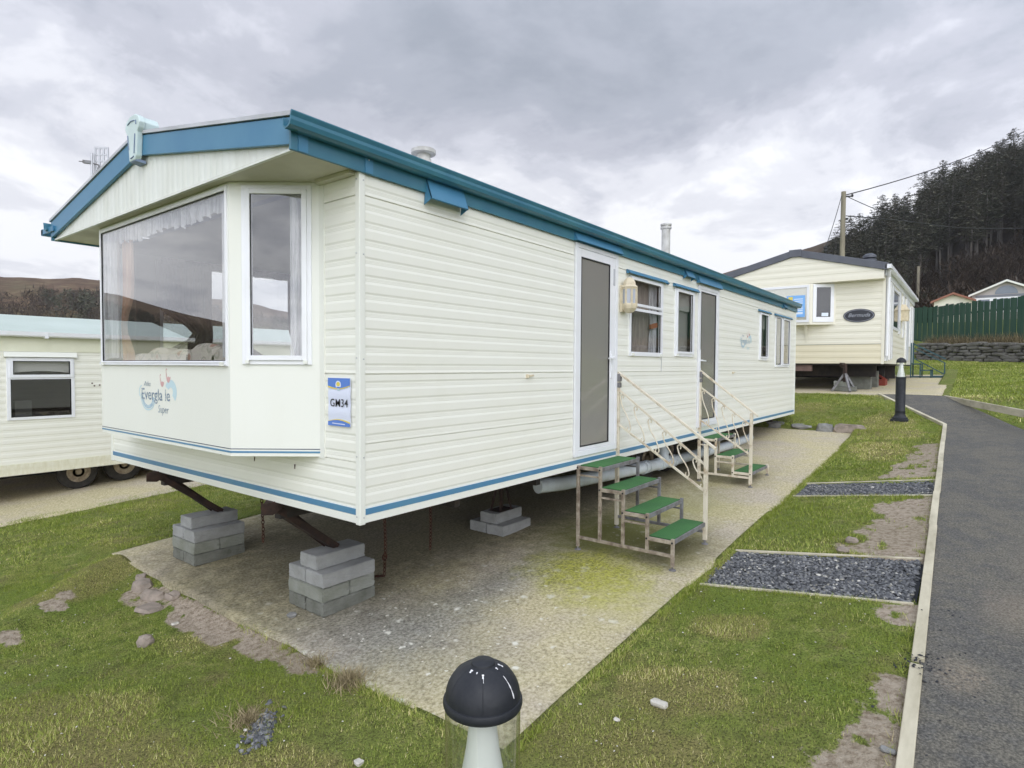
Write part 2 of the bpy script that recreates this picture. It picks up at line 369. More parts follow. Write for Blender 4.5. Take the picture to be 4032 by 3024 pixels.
def npmesh(name, V, F, mats, mi=None, attrs=None, smooth=False):
    me = bpy.data.meshes.new(name); V = np.asarray(V, np.float32); F = np.asarray(F, np.int32); k = F.shape[1]
    me.vertices.add(len(V)); me.vertices.foreach_set('co', V.ravel())
    me.loops.add(F.size); me.loops.foreach_set('vertex_index', F.ravel())
    me.polygons.add(len(F)); me.polygons.foreach_set('loop_start', np.arange(len(F), dtype=np.int32) * k)
    try: me.polygons.foreach_set('loop_total', np.full(len(F), k, np.int32))
    except Exception: pass
    for m in mats: me.materials.append(MAT[m] if isinstance(m, str) else m)
    if mi is not None: me.polygons.foreach_set('material_index', np.asarray(mi, np.int32))
    if smooth: me.polygons.foreach_set('use_smooth', np.ones(len(F), bool))
    me.update(calc_edges=True)
    for an, arr in (attrs or {}).items():
        a = me.attributes.new(an, 'FLOAT', 'POINT'); a.data.foreach_set('value', np.asarray(arr, np.float32))
    ob = bpy.data.objects.new(name, me); COL.objects.link(ob); return ob
def text_mb(txt, size, place, extrude=0.0, bold=0.0, shear=0.0, align='CENTER', sx=1.0, space=1.0):
    """text converted to mesh; place(u, v, d) -> world point"""
    cu = bpy.data.curves.new('lettering', 'FONT'); cu.body = txt; cu.size = size; cu.align_x = align; cu.offset = bold; cu.shear = shear; cu.resolution_u = 3; cu.space_character = space
    ob = bpy.data.objects.new('lettering', cu); COL.objects.link(ob)
    dg = bpy.context.evaluated_depsgraph_get(); me = bpy.data.meshes.new_from_object(ob.evaluated_get(dg))
    mb = MB(); mb.add([place(v.co.x * sx, v.co.y, 0.0) for v in me.vertices], [tuple(p.vertices) for p in me.polygons])
    bpy.data.objects.remove(ob); bpy.data.curves.remove(cu); bpy.data.meshes.remove(me)
    return mb

# ================================================================== GROUND
CX, CY = CO.x, CO.y
_ax = np.array([(-700, -12), (-60, -4.0), (-6, -1.201), (0, -.865), (8.5, -.389), (9.8, -.29), (10.36, -.20), (11, -.03), (12, .20), (12.8, .315), (14, .335), (20, .62), (27, 1.08), (31, 1.28), (36, 2.2), (45, 3.0), (60, 4.2), (90, 6.0), (160, 9.0), (700, 14.0)])
W0 = np.array([26.8, -4.32]); W1 = np.array([31.0, -0.65]); WD = (W1 - W0) / np.linalg.norm(W1 - W0); WN = np.array([WD[1], -WD[0]])
EL_AZ = [-180, 20, 30, 45, 58, 66, 72, 78, 90, 104, 108, 111, 114, 117, 122, 130, 145, 165, 180]
EL_V = [.0, .0, .03, .055, .080, .100, .110, .1045, .103, .100, .094, .083, .066, .058, .040, .028, .02, .01, .0]
def plane(x): return -.865 + .056 * x
def hz_right(x, y): return -30.8 + .415 * x - .40 * y
def terrain(x, y):
    x = np.asarray(x, float); y = np.asarray(y, float)
    A = np.interp(x, _ax[:, 0], _ax[:, 1])
    wr = 1.0
    ZR = np.where(x < 8.5, plane(x) + .195, np.interp(x, [8.5, 10.6, 11.8, 13.0, 14], [-.194, -.085, .115, .325, .36])); ZR = np.where(x > 14, A + .03, ZR)
    lat = (ZR - A) * np.clip((-1.13 - y) / 1.37, 0, 1) + .03 * np.clip(-2.5 - y, 0, 3) + .07 * np.clip(-5.5 - y, 0, 30)
    left = -.085 * np.clip(y - 3.6, 0, 2.95) - .045 * np.clip(y - 13, 0, 50)
    z = A + lat * wr + left
    # turf falls away in front of the slab's left part, with a small bank beside it
    fr = sstep(0.1, -0.25, x) * sstep(0.2, 2.2, y) * sstep(4.6, 3.6, y)
    z = z - .085 * fr
    t = np.clip(((x + .1) * -1.1 + (y - 3.45) * -1.0) / 2.21, -0.3, 2.2)
    dist = np.abs((x + .1) * -0.673 + (y - 3.45) * 0.740)
    z = z + .085 * np.exp(-(dist / .22) ** 2) * sstep(-.15, .1, t) * sstep(2.1, 1.2, t)
    s = (x - W0[0]) * WN[0] + (y - W0[1]) * WN[1]
    z = z + .72 * sstep(.05, .40, s) * sstep(40, 20, np.abs(x - 29) + np.abs(y))
    h = hz_right(x, y); h = 48 - np.log1p(np.exp((48 - h) / 6.0)) * 6.0
    m = np.maximum(z, h); z = np.where((x > 25) & (h > z - 6), m + 1.2 * np.exp(-np.abs(z - h) / 2.5) * sstep(25, 60, x), z)
    dx = x - CX; dy = y - CY; r = np.hypot(dx, dy); az = np.degrees(np.arctan2(dy, dx))
    e = np.interp(az, EL_AZ, EL_V); tt = sstep(110, 265, r)
    z = z * (1 - tt * (e > 0)) + tt * (e > 0) * (.916 + e * 265 - 0.0 * r + 1.6 * (vnoise(az * 1.3, r * .02) - .5))
    near = sstep(60, 20, r)
    z = z + near * .035 * (fbm(x * .8, y * .8) - .5) * sstep(0.0, 0.6, np.abs(y + 2.5)) + (1 - near) * 1.0 * (fbm(x * .06, y * .06) - .5)
    # ground is cut away below the slabs, gravel and path so nothing pokes through
    cut = (x > -.02) & (x < 10.33) & (y > -1.10) & (y < 3.56)
    z = np.where(cut, plane(x) - .13, z)
    cut = (x < 13.1) & (y < np.interp(x, [-12, -9, 10.6, 13.0], [-2.80, -2.80, -2.465, -1.26])) & (y > np.interp(x, [-9, 5.2, 10.5, 13.05], [-5.58, -5.58, -3.45, -2.34])); z = np.where(cut, z - .16, z)
    cut = (x > 2.28) & (x < 3.06) & (y < -1.2) & (y > -2.56) | (x > 5.24) & (x < 5.85) & (y < -1.2) & (y > -2.56); z = np.where(cut, z - .06, z)
    cut = (x > 13.2) & (x < 23.0) & (y > -2.1) & (y < 3.6); z = np.where(cut, z - .25, z)
    cut = (x > -9) & (x < 6.4) & (y > 6.95) & (y < 12.3); z = np.where(cut, z - .10, z)
    return z
def ell(x, y, cx, cy, rx, ry, n=.5, f=4.0):
    d = np.hypot((x - cx) / rx, (y - cy) / ry) + n * (fbm(x * f + cx, y * f + cy, 4) - .5) * 2
    return sstep(1.12, .88, d)
SOIL = [(8.3, -2.36, .30, .24), (7.5, -2.3, .55, .26), (6.75, -2.28, .45, .24), (6.3, -2.2, .22, .35), (4.6, -2.3, .55, .26), (3.9, -2.3, .55, .34), (3.4, -2.26, .32, .34), (3.2, -2.4, .12, .2), (2.1, -2.42, .16, .18),
        (.95, -2.46, .30, .15), (.65, -2.50, .26, .20), (.38, -2.42, .22, .24), (.10, -2.52, .26, .20), (-.3, -2.5, .3, .16), 
        (-.24, 2.3, .13, .40), (-.21, 1.65, .11, .50), (-.18, 1.05, .10, .48), (-.14, .50, .085, .36), (-.15, 1.4, .08, 1.0), (-.62, 2.86, .07, .11), (-.75, 2.72, .09, .09), (-1.10, 2.40, .06, .10)]
DRY = [(-.05, -.02, .10, .12), (-.06, .3, .08, .25), (-.08, .75, .07, .3), (-.15, 3.3, .3, .3), (-.6, 3.0, .4, .3), (-1.3, .9, .5, .6), (-1.5, .2, .6, .5), (9.6, -1.9, .5, .3), (10.9, -1.6, .7, .4), (8.7, -1.5, .5, .3), (8.0, -1.8, .6, .3), (.7, -1.6, .3, .3), (.1, -1.75, .4, .25), (-.9, -.4, .35, .35), (1.6, -1.6, .2, .2)]
def soilmask(x, y):
    s = np.zeros_like(x)
    for e in SOIL: e = (e[0], e[1] - (.07 if e[1] < -1.8 and e[0] < 5 else 0), *e[2:]); s = np.maximum(s, ell(x, y, *e, .75, 4.2))
    s = s * sstep(.18, .42, fbm(x * 9 + 2, y * 9, 3))
    return s
def drymask(x, y):
    s = np.zeros_like(x)
    for e in DRY: s = np.maximum(s, ell(x, y, *e, .6, 3.0))
    return np.maximum(s, .85 * sstep(.58, .74, fbm(x * .7 + 9, y * .7 + 4, 5)))
def axis(dense, coarse):
    a = []
    for lo, hi, st in dense: a += list(np.arange(lo, hi, st))
    return np.array(sorted(set(np.round(a + coarse, 4))))
gx = axis([(-4, 3.5, .05), (3.5, 12.4, .10), (12.4, 34, .45), (34, 60, 2), (60, 180, 4), (180, 340, 8)], [-700, -500, -400, -340, -300, -280, -260, -240, -220, -200, -180, -160, -140, -120, -100, -80, -60, -45, -34, -26, -20, -16, -13, -11, -9, -8, -7, -6, -5, 340, 380, 450, 600])
gy = axis([(-5, 4, .05), (4, 8, .15), (8, 26, .9), (26, 100, 5), (100, 340, 7)], [-500, -350, -250, -180, -130, -100, -80, -65, -55, -45, -38, -32, -27, -23, -19, -16, -13, -11, -9, -8, -7, -6.4, -5.8, -5.3, 340, 380, 450, 600])
GX, GY = np.meshgrid(gx, gy, indexing='ij'); GZ = terrain(GX, GY); nx, ny = GX.shape
VV = np.stack([GX.ravel(), GY.ravel(), GZ.ravel()], 1)
ii, jj = np.meshgrid(np.arange(nx - 1), np.arange(ny - 1), indexing='ij'); q = (ii * ny + jj).ravel()
FF = np.stack([q, q + ny, q + ny + 1, q + 1], 1)
fc = VV[FF].mean(1); rr = np.hypot(fc[:, 0] - CX, fc[:, 1] - CY)
far = rr > 62
soil = soilmask(GX, GY).ravel(); dry = drymask(GX, GY).ravel()
# turf
b = MB_('turf')
P_ = b.pos(); n1_ = b.noise(1.1, 5, 0.6); n2_ = b.noise(9, 5, 0.65); n3_ = b.noise(90, 3, 0.7)
g = b.ramp(n2_, [(0.34, (0.134, 0.175, 0.035)), (0.46, (0.243, 0.304, 0.064)), (0.56, (0.318, 0.370, 0.088)), (0.68, (0.486, 0.460, 0.182))])
g = b.mix(b.ramp(n1_, [(0.44, 0), (0.58, .7)]), g, (0.227, 0.319, 0.054), 'MIX')
g = b.mix(b.ramp(b.noise(3.1, 5, .65), [(0.52, 0), (0.68, .62)]), g, b.ramp(b.noise(40, 4, .7), [(0.38, (0.158, 0.126, 0.051)), (0.60, (0.394, 0.327, 0.148))]))
g = b.mix(b.math('MULTIPLY', b.attr('dry').outputs['Fac'], 0.65), g, (0.356, 0.296, 0.121))
g = b.mix(b.ramp(n3_, [(0.40, 0.80), (0.52, 0)]), g, (0.052, 0.059, 0.016))
so_c = b.ramp(b.noise(26, 6, 0.7), [(0.36, (0.30, 0.235, 0.170)), (0.48, (0.50, 0.410, 0.315)), (0.62, (0.64, 0.545, 0.435))])
sf = b.math('ADD', b.attr('soil').outputs['Fac'], b.math('MULTIPLY', b.math('SUBTRACT', b.math('ADD', b.math('MULTIPLY', b.noise(34, 4, 0.7), .6), b.math('MULTIPLY', b.noise(8, 4, 0.7), .4)), 0.5), 2.4))
g = b.mix(b.ramp(sf, [(0.36, 0), (0.60, 1)]), g, so_c)
pv = b.voro(23, out=0); g = b.mix(b.ramp(pv, [(0.05, 0.9), (0.075, 0)]), g, (0.48, 0.46, 0.38))
patch = b.ramp(b.noise(.33, 5, .65), [(0.42, 0), (0.62, .55)]); g = b.mix(patch, g, b.mix(.5, g, (0.20, 0.17, 0.075)))
b.col(g).set(0.95, spec=0.2).bump(b.math('ADD', b.noise(45, 4, 0.7), n3_), 0.9, 0.022); MAT['turf'] = b.m
# hills: leaf litter and scrub on the wooded hill, brown heath on the moor
b = MB_('hill_cover'); sx = b.n('ShaderNodeSeparateXYZ'); b.l(b.pos(), sx.inputs[0])
h1 = b.noise(.035, 7, 0.62); h2 = b.noise(.22, 6, 0.65, sc3=(1, 1, 3))
heath = b.ramp(h2, [(0.30, (0.060, 0.038, 0.026)), (0.50, (0.120, 0.078, 0.050)), (0.72, (0.190, 0.150, 0.085))])
heath = b.mix(b.ramp(h1, [(0.56, 0), (0.72, .6)]), heath, (0.105, 0.100, 0.050))
litter = b.ramp(h2, [(0.3, (0.028, 0.021, 0.015)), (0.7, (0.062, 0.047, 0.030))])
field = b.ramp(h1, [(0.35, (0.070, 0.095, 0.026)), (0.65, (0.110, 0.120, 0.045))])
k = b.mix(b.ramp(b.math('MULTIPLY', sx.outputs[1], .01), [(0.28, 0), (0.5, 1)]), litter, field)
k = b.mix(b.ramp(b.math('MULTIPLY', sx.outputs[2], .05), [(0.25, 0), (0.75, 1)]), k, b.mix(b.ramp(b.math('MULTIPLY', sx.outputs[1], .01), [(0.28, 0), (0.5, 1)]), litter, heath))
b.col(k).set(0.95, spec=0.1); MAT['hill'] = b.m
def submesh(name, mask, mat):
    f = FF[mask]; u, inv = np.unique(f, return_inverse=True)
    o = npmesh(name, VV[u], inv.reshape(f.shape), [mat], attrs={'soil': soil[u], 'dry': dry[u]}, smooth=True); return tag(o, kind='structure')
submesh('ground', ~far, 'turf'); submesh('hills', far, 'hill')

# ------------------------------------------------------------------ concrete hardstandings
def concrete(name, moss=True):
    b = MB_(name); sx = b.n('ShaderNodeSeparateXYZ'); b.l(b.pos(), sx.inputs[0])
    fine = b.noise(46, 6, 0.72); mid = b.noise(7, 6, 0.62); big = b.noise(1.3, 5, 0.6)
    base = b.ramp(fine, [(0.36, (0.320, 0.275, 0.160)), (0.46, (0.500, 0.440, 0.265)), (0.54, (0.610, 0.540, 0.340)), (0.64, (0.700, 0.640, 0.450))])
    pink = b.ramp(fine, [(0.36, (0.335, 0.285, 0.225)), (0.48, (0.490, 0.425, 0.340)), (0.62, (0.640, 0.575, 0.475))])
    c = b.mix(b.ramp(big, [(0.44, 0), (0.66, .85)]), base, pink)
    if moss:
        def blob(cx, cy, rx, ry, soft=0.5, nz=0.5):
            ux = b.math('DIVIDE', b.math('SUBTRACT', sx.outputs[0], cx), rx); uy = b.math('DIVIDE', b.math('SUBTRACT', sx.outputs[1], cy), ry)
            d = b.math('SQRT', b.math('ADD', b.math('MULTIPLY', ux, ux), b.math('MULTIPLY', uy, uy)))
            d = b.math('ADD', d, b.math('MULTIPLY', b.math('SUBTRACT', mid, 0.5), nz * 2))
            return b.ramp(b.math('MULTIPLY', d, 0.5), [((1 - soft) / 2, 1), ((1 + soft) / 2, 0)])
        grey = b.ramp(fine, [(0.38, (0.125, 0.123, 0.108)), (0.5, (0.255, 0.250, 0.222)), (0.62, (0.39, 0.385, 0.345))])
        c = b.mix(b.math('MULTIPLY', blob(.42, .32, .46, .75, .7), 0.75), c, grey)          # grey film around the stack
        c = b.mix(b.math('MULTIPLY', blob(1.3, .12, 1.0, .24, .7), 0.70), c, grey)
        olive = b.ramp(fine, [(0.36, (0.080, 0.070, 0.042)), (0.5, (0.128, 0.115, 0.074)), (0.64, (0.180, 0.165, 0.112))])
        c = b.mix(b.math('MULTIPLY', blob(4.6, 1.9, 5.4, 1.75, .25, .35), 0.80), c, olive)   # damp algae, its colour darkened to deepen the shade under the caravan
        c = b.mix(b.math('MULTIPLY', blob(2.9, -.1, .75, .55, .5), 0.85), c, (0.142, 0.149, 0.030))
        c = b.mix(b.math('MULTIPLY', blob(2.95, -.75, .55, .30, .5), 0.75), c, (0.135, 0.128, 0.047))
        brk = b.ramp(b.noise(13, 5, .7), [(0.40, .60), (0.54, 1)])
        mossc = b.mix(b.ramp(fine, [(.40, 0), (.58, 1)]), (0.165, 0.170, 0.035), (0.50, 0.49, 0.085))
        c = b.mix(b.math('MULTIPLY', b.math('MULTIPLY', blob(1.98, -.40, .42, .46, .45, .85), 0.92), brk), c, mossc)
        c = b.mix(b.math('MULTIPLY', b.math('MULTIPLY', blob(1.75, -.75, .40, .36, .6, .6), 0.40), brk), c, (0.50, 0.48, 0.12))
        c = b.mix(b.math('MULTIPLY', blob(4.2, -.25, .8, .45, .7), 0.55), c, (0.270, 0.270, 0.074))
        c = b.mix(b.math('MULTIPLY', blob(6.0, -.1, .9, .55, .6), 0.45), c, (0.230, 0.216, 0.081))
        # lichen: pale spots with ragged rims, only on the weathered front half
        wv = b.n('ShaderNodeVectorMath', operation='ADD'); nv = b.n('ShaderNodeTexNoise'); b.l(b.pos(), nv.inputs['Vector']); nv.inputs['Scale'].default_value = 22
        sc = b.n('ShaderNodeVectorMath', operation='SCALE'); b.l(nv.outputs['Color'], sc.inputs[0]); sc.inputs[3].default_value = 0.05
        b.l(b.pos(), wv.inputs[0]); b.l(sc.outputs[0], wv.inputs[1])
        lich = None
        for s_, th in ((2.6, .13), (4.7, .15), (8.5, .15), (16, .15)):
            v1 = b.voro(s_, vec=wv.outputs[0]); m = b.ramp(v1, [(th * .55, 1), (th, 0)])
            vr = b.n('ShaderNodeTexVoronoi'); b.l(wv.outputs[0], vr.inputs['Vector']); vr.inputs['Scale'].default_value = s_
            sepc = b.n('ShaderNodeSeparateColor'); b.l(vr.outputs['Color'], sepc.inputs[0])
            m = b.math('MULTIPLY', m, b.ramp(sepc.outputs[0], [(0.30, 0), (0.36, 1)]))
            lich = m if lich is None else b.math('MAXIMUM', lich, m)
        under = blob(5.0, 2.2, 5.2, 2.0, .3, .2)
        lich = b.math('MULTIPLY', lich, b.math('SUBTRACT', 1.0, under)); lich = b.math('MULTIPLY', lich, b.math('ADD', .25, b.math('MULTIPLY', blob(.55, -.1, .9, 1.25, .5, .4), .75)))
        c = b.mix(b.math('MULTIPLY', lich, b.ramp(b.noise(120, 3, .6), [(0.30, 0.55), (0.48, 1.0)])), c, (0.80, 0.78, 0.68))
    spk = b.voro(55); c = b.mix(b.ramp(spk, [(0.05, 0.8), (0.09, 0)]), c, (0.055, 0.05, 0.04))
    b.col(c).set(0.9, spec=0.25).bump(b.math('ADD', fine, b.math('MULTIPLY', b.noise(220, 2, .6), .6)), 0.75, 0.010); return b.m
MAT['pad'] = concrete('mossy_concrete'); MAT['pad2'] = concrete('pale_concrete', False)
def slab(name, xs, ys, zf, th, mat, rough=0.0, seed=0):
    """a slab as a grid with slightly broken edges"""
    X, Y = np.meshgrid(xs, ys, indexing='ij'); n, m = X.shape
    ex = np.zeros_like(X); ey = np.zeros_like(Y)
    if rough:
        ey[:, 0] = -(fbm(X[:, 0] * 3 + seed, X[:, 0] * 0 + 3, 4) - .5) * rough; ey[:, -1] = (fbm(X[:, 0] * 3 + seed, X[:, 0] * 0 + 9, 4) - .5) * rough
        ex[0, :] = (fbm(Y[0] * 3 + seed, Y[0] * 0 + 5, 4) - .5) * rough; ex[-1, :] = -(fbm(Y[0] * 3 + seed, Y[0] * 0 + 7, 4) - .5) * rough
    X = X + ex; Y = Y + ey; Z = zf(X, Y) + (.006 * (fbm(X * 2.5, Y * 2.5) - .5) if rough else 0)
    V = np.stack([X.ravel(), Y.ravel(), Z.ravel()], 1); i, j = np.meshgrid(np.arange(n - 1), np.arange(m - 1), indexing='ij'); q = (i * m + j).ravel()
    F = np.stack([q, q + m, q + m + 1, q + 1], 1).tolist()
    ring = [(a, 0) for a in range(n)] + [(n - 1, a) for a in range(1, m)] + [(a, m - 1) for a in range(n - 2, -1, -1)] + [(0, a) for a in range(m - 2, 0, -1)]
    base = len(V); low = [V[a * m + c] - np.array([0, 0, th]) for a, c in ring]; V = np.concatenate([V, low]); k = len(ring)
    F += [(ring[a][0] * m + ring[a][1], base + a, base + (a + 1) % k, ring[(a + 1) % k][0] * m + ring[(a + 1) % k][1]) for a in range(k)]
    return tag(npmesh(name, V, F, [mat]), kind='structure')
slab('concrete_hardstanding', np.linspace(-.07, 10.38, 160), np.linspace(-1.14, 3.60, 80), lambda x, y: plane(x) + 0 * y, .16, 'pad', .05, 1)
slab('concrete_hardstanding', np.linspace(13.0, 23.4, 40), np.linspace(-2.30, 3.8, 40), lambda x, y: .327 + .034 * (x - 13.0) - .015 * y, .3, 'pad2', .05, 4)
slab('concrete_hardstanding', np.linspace(-9, 6.6, 60), np.linspace(6.75, 12.4, 30), lambda x, y: plane(x) - .245 + 0 * y, .14, 'pad2', .06, 8)

# ------------------------------------------------------------------ asphalt path
b = MB_('asphalt'); f1 = b.noise(80, 5, .74); f2 = b.noise(6.5, 7, .7); f3 = b.noise(1.2, 4, .6)
a1 = b.ramp(f1, [(0.38, (0.062, 0.060, 0.056)), (0.47, (0.104, 0.101, 0.093)), (0.55, (0.138, 0.134, 0.122)), (0.66, (0.237, 0.226, 0.196))])
a2 = b.ramp(f1, [(0.38, (0.083, 0.077, 0.064)), (0.48, (0.138, 0.129, 0.107)), (0.62, (0.250, 0.230, 0.183))])
c = b.mix(b.ramp(b.math('ADD', b.math('MULTIPLY', f2, .6), b.math('MULTIPLY', f3, .4)), [(0.45, 0), (0.56, 1)]), a1, a2)
c = b.mix(b.ramp(b.voro(38), [(0.06, .8), (0.11, 0)]), c, (0.33, 0.31, 0.25))
sx = b.n('ShaderNodeSeparateXYZ'); b.l(b.pos(), sx.inputs[0])
def sp_(cx, cy, rx, ry):
    ux = b.math('DIVIDE', b.math('SUBTRACT', sx.outputs[0], cx), rx); uy = b.math('DIVIDE', b.math('SUBTRACT', sx.outputs[1], cy), ry)
    d = b.math('ADD', b.math('SQRT', b.math('ADD', b.math('MULTIPLY', ux, ux), b.math('MULTIPLY', uy, uy))), b.math('MULTIPLY', b.math('SUBTRACT', f2, .5), 2.2)); return b.ramp(d, [(0.35, .9), (1.0, 0)])
sandc = b.ramp(f1, [(0.38, (0.17, 0.14, 0.10)), (0.60, (0.37, 0.31, 0.23))])
c = b.mix(b.math('MULTIPLY', sp_(1.42, -2.78, .22, .13), b.ramp(b.noise(45, 4, .7), [(.40, .15), (.58, .85)])), c, sandc); c = b.mix(b.math('MULTIPLY', sp_(2.4, -3.05, .5, .25), .5), c, sandc); c = b.mix(b.math('MULTIPLY', sp_(3.2, -3.3, .9, .3), .35), c, sandc)
b.col(c).set(0.85, spec=0.3).bump(b.math('ADD', f1, b.math('MULTIPLY', b.voro(90), .7)), 0.8, 0.008); MAT['asphalt'] = b.m
def kz(x): return np.interp(x, [-12, 10.6, 13.0], [-.67 - .672, -.67 + .056 * 10.6, .335])
L1 = [(-9, -2.790), (10.6, -2.455), (13.0, -1.24)]; L2 = [(-9, -5.6), (5.2, -5.6), (10.5, -3.47), (13.05, -2.36)]
pxs = np.linspace(-9, 13.0, 90); V = []; F = []
for x in pxs:
    ya = np.interp(x, [p[0] for p in L1], [p[1] for p in L1]); yb = np.interp(x, [p[0] for p in L2], [p[1] for p in L2])
    for k in range(13):
        y = ya + (yb - ya) * k / 12; V.append((x, y, float(kz(x)) + .012 + (.012 * (ya - y) if x < 9 else .012 * (ya - y) * max(0, (13 - x) / 4)) + .012 * math.sin(k / 12 * math.pi)))
for i in range(len(pxs) - 1):
    for k in range(12): q = i * 13 + k; F.append((q, q + 13, q + 14, q + 1))
tag(npmesh('path', V, F, ['asphalt'], smooth=True), kind='structure')

# ------------------------------------------------------------------ timber edgings (each run of board a thing)
def edging(a, b_, w_, h, label, n=1, jit=.0, group='timber edging boards'):
    a = Vector(a); b_ = Vector(b_); mb = MB()
    for i in range(n):
        p = a.lerp(b_, i / n); q = a.lerp(b_, (i + 1) / n); d = (q - p).normalized() * .003
        j = Vector((0, random.uniform(-jit, jit), random.uniform(-jit, jit) * .5))
        mb.bar(p + d + j - Vector((0, 0, h / 2)), q - d + j - Vector((0, 0, h / 2)), w_, h)
    o = mb.build('timber_edging', 'timber', origin=(a + b_) / 2, bevel=.004); return tag(o, label, 'edging', group)
zk = lambda x: float(kz(x)) + .032
ky = lambda x: -2.618 + .0171 * x
def kerb(xa, xb, label, n): edging((xa, ky(xa), zk(xa)), (xb, ky(xb), zk(xb)), .056, .12, label, n, .005)
kerb(1.40, -3.2, 'near pale kerb board running beside the asphalt path in the foreground', 2)
kerb(5.3, 1.46, 'pale kerb board beside the path between the two gravel strips', 3)
kerb(10.6, 5.31, 'pale kerb board beside the path from the farther gravel strip to the bend', 3)
edging((10.6, -2.437, zk(10.6)), (13.0, -1.2, .365), .06, .12, 'thin kerb board slanting from the path bend to the far hardstanding', 2, .0)
edging((13.05, -2.36, .358), (4.4, -5.93, .035), .038, .12, 'thin kerb board on the far right side of the path', 3, .0)
def strip_edge(x0, x1, label):
    edging((x0, -1.19, plane(x0) + .018), (x1, -2.54, -.655 + .056 * x1), .024, .10, label, 1, 0, 'edgings of the gravel strips')
strip_edge(2.24, 2.22, 'thin timber edging along the near side of the nearer gravel strip')
strip_edge(3.10, 3.12, 'thin timber edging along the far side of the nearer gravel strip')
strip_edge(5.20, 5.22, 'thin timber edging along the near side of the farther gravel strip')
strip_edge(5.90, 6.00, 'thin timber edging along the far side of the farther gravel strip')

# ------------------------------------------------------------------ slate gravel (stuff): thousands of flat angular chips
def chips(name, pts, smin, smax, mats, pale=.02):
    n = len(pts); base = np.array([(1, 0, -.25), (.25, .8, -.25), (-.85, .45, -.25), (-.8, -.5, -.25), (.3, -.85, -.25), (.62, .1, .42), (-.1, .5, .50), (-.5, -.12, .38), (.05, -.45, .46)])
    tri = [(0, 1, 5), (1, 6, 5), (1, 2, 6), (2, 7, 6), (2, 3, 7), (3, 8, 7), (3, 4, 8), (4, 5, 8), (4, 0, 5), (5, 6, 8), (6, 7, 8)]
    V = np.repeat(base[None], n, 0) * (1 + rng.uniform(-.28, .28, (n, 9, 3)))
    s = rng.uniform(smin, smax, (n, 1)) ; V = V * (s[:, None] * np.stack([rng.uniform(.7, 1.25, n), rng.uniform(.5, .9, n), rng.uniform(.4, .8, n)], 1)[:, None, :])
    a = rng.uniform(0, 6.283, n); tx = rng.uniform(-.6, .6, n); c, s_ = np.cos(tx), np.sin(tx)
    y = V[..., 1] * c[:, None] - V[..., 2] * s_[:, None]; z = V[..., 1] * s_[:, None] + V[..., 2] * c[:, None]; x = V[..., 0]
    c, s_ = np.cos(a), np.sin(a); V = np.stack([x * c[:, None] - y * s_[:, None], x * s_[:, None] + y * c[:, None], z], -1) + pts[:, None, :]
    F = (np.array(tri)[None] + (np.arange(n) * 9)[:, None, None]).reshape(-1, 3)
    tone = np.repeat(rng.random(n), 9)
    return npmesh(name, V.reshape(-1, 3), F, mats, attrs={'tone': tone})
b = MB_('slate_chips'); t_ = b.attr('tone').outputs['Fac']
c = b.ramp(t_, [(0.0, (0.052, 0.054, 0.058)), (0.4, (0.115, 0.119, 0.127)), (0.75, (0.190, 0.194, 0.202)), (0.93, (0.26, 0.26, 0.255)), (0.965, (0.20, 0.19, 0.16)), (0.99, (0.6, 0.58, 0.52))])
b.col(c).set(0.75, spec=0.25).bump(b.noise(150, 3, .6), .4, .003); MAT['slate'] = b.m
def gravel(x0a, x0b, x1a, x1b, n):
    u = rng.random(n); v_ = rng.random(n); y = -1.17 - v_ * 1.345; x = (x0a + (x0b - x0a) * v_) + u * ((x1a + (x1b - x1a) * v_) - (x0a + (x0b - x0a) * v_))
    z = plane(x) + .2 * np.clip((-1.13 - y) / 1.37, 0, 1) - .012 + rng.uniform(-.010, .008, n) + .012 * (fbm(x * 5, y * 5) - .5)
    tag(chips('gravel', np.stack([x, y, z], 1), .008, .021, ['slate']), kind='stuff')
    m = MB(); m.add([(x0a, -1.15, plane(x0a) - .02), (x1a, -1.15, plane(x1a) - .02), (x1b, -2.54, plane(x1b) + .175), (x0b, -2.54, plane(x0b) + .175)], [(0, 1, 2, 3)])
    o = m.build('gravel_bed', 'slatebed'); tag(o, kind='structure')
MAT['slatebed'] = simple('slate_dust', (0.03, 0.032, 0.038), .9)
gravel(2.26, 2.24, 3.08, 3.10, 8200); gravel(5.22, 5.24, 5.88, 5.97, 5200)
# small patch of chips in a worn hollow of the lawn
pa = rng.normal(0, 1, (170, 2)) * np.array([.030, .055]); ca, sa = math.cos(.75), math.sin(.75)
px_ = -.62 + pa[:, 0] * 1.0 + pa[:, 1] * .9; py_ = -.03 - pa[:, 0] * .5 + pa[:, 1] * 1.0
pts = np.stack([px_, py_, terrain(px_, py_) + .006], 1)
tag(chips('gravel', pts, .012, .022, ['slate']), kind='stuff')

n = 110; gx_ = np.concatenate([rng.normal(1.42, .07, 60), rng.normal(1.5, .35, 50)]); gy_ = np.concatenate([rng.normal(-2.60, .05, 60), rng.normal(-2.85, .16, 50)])
tag(chips('grit', np.stack([gx_, gy_, np.where(gy_ < -2.63, kz(gx_) + .018, np.where(gy_ > -2.56, terrain(gx_, gy_) + .004, kz(gx_) + .036))], 1), .004, .011, ['slatebed']), kind='stuff')
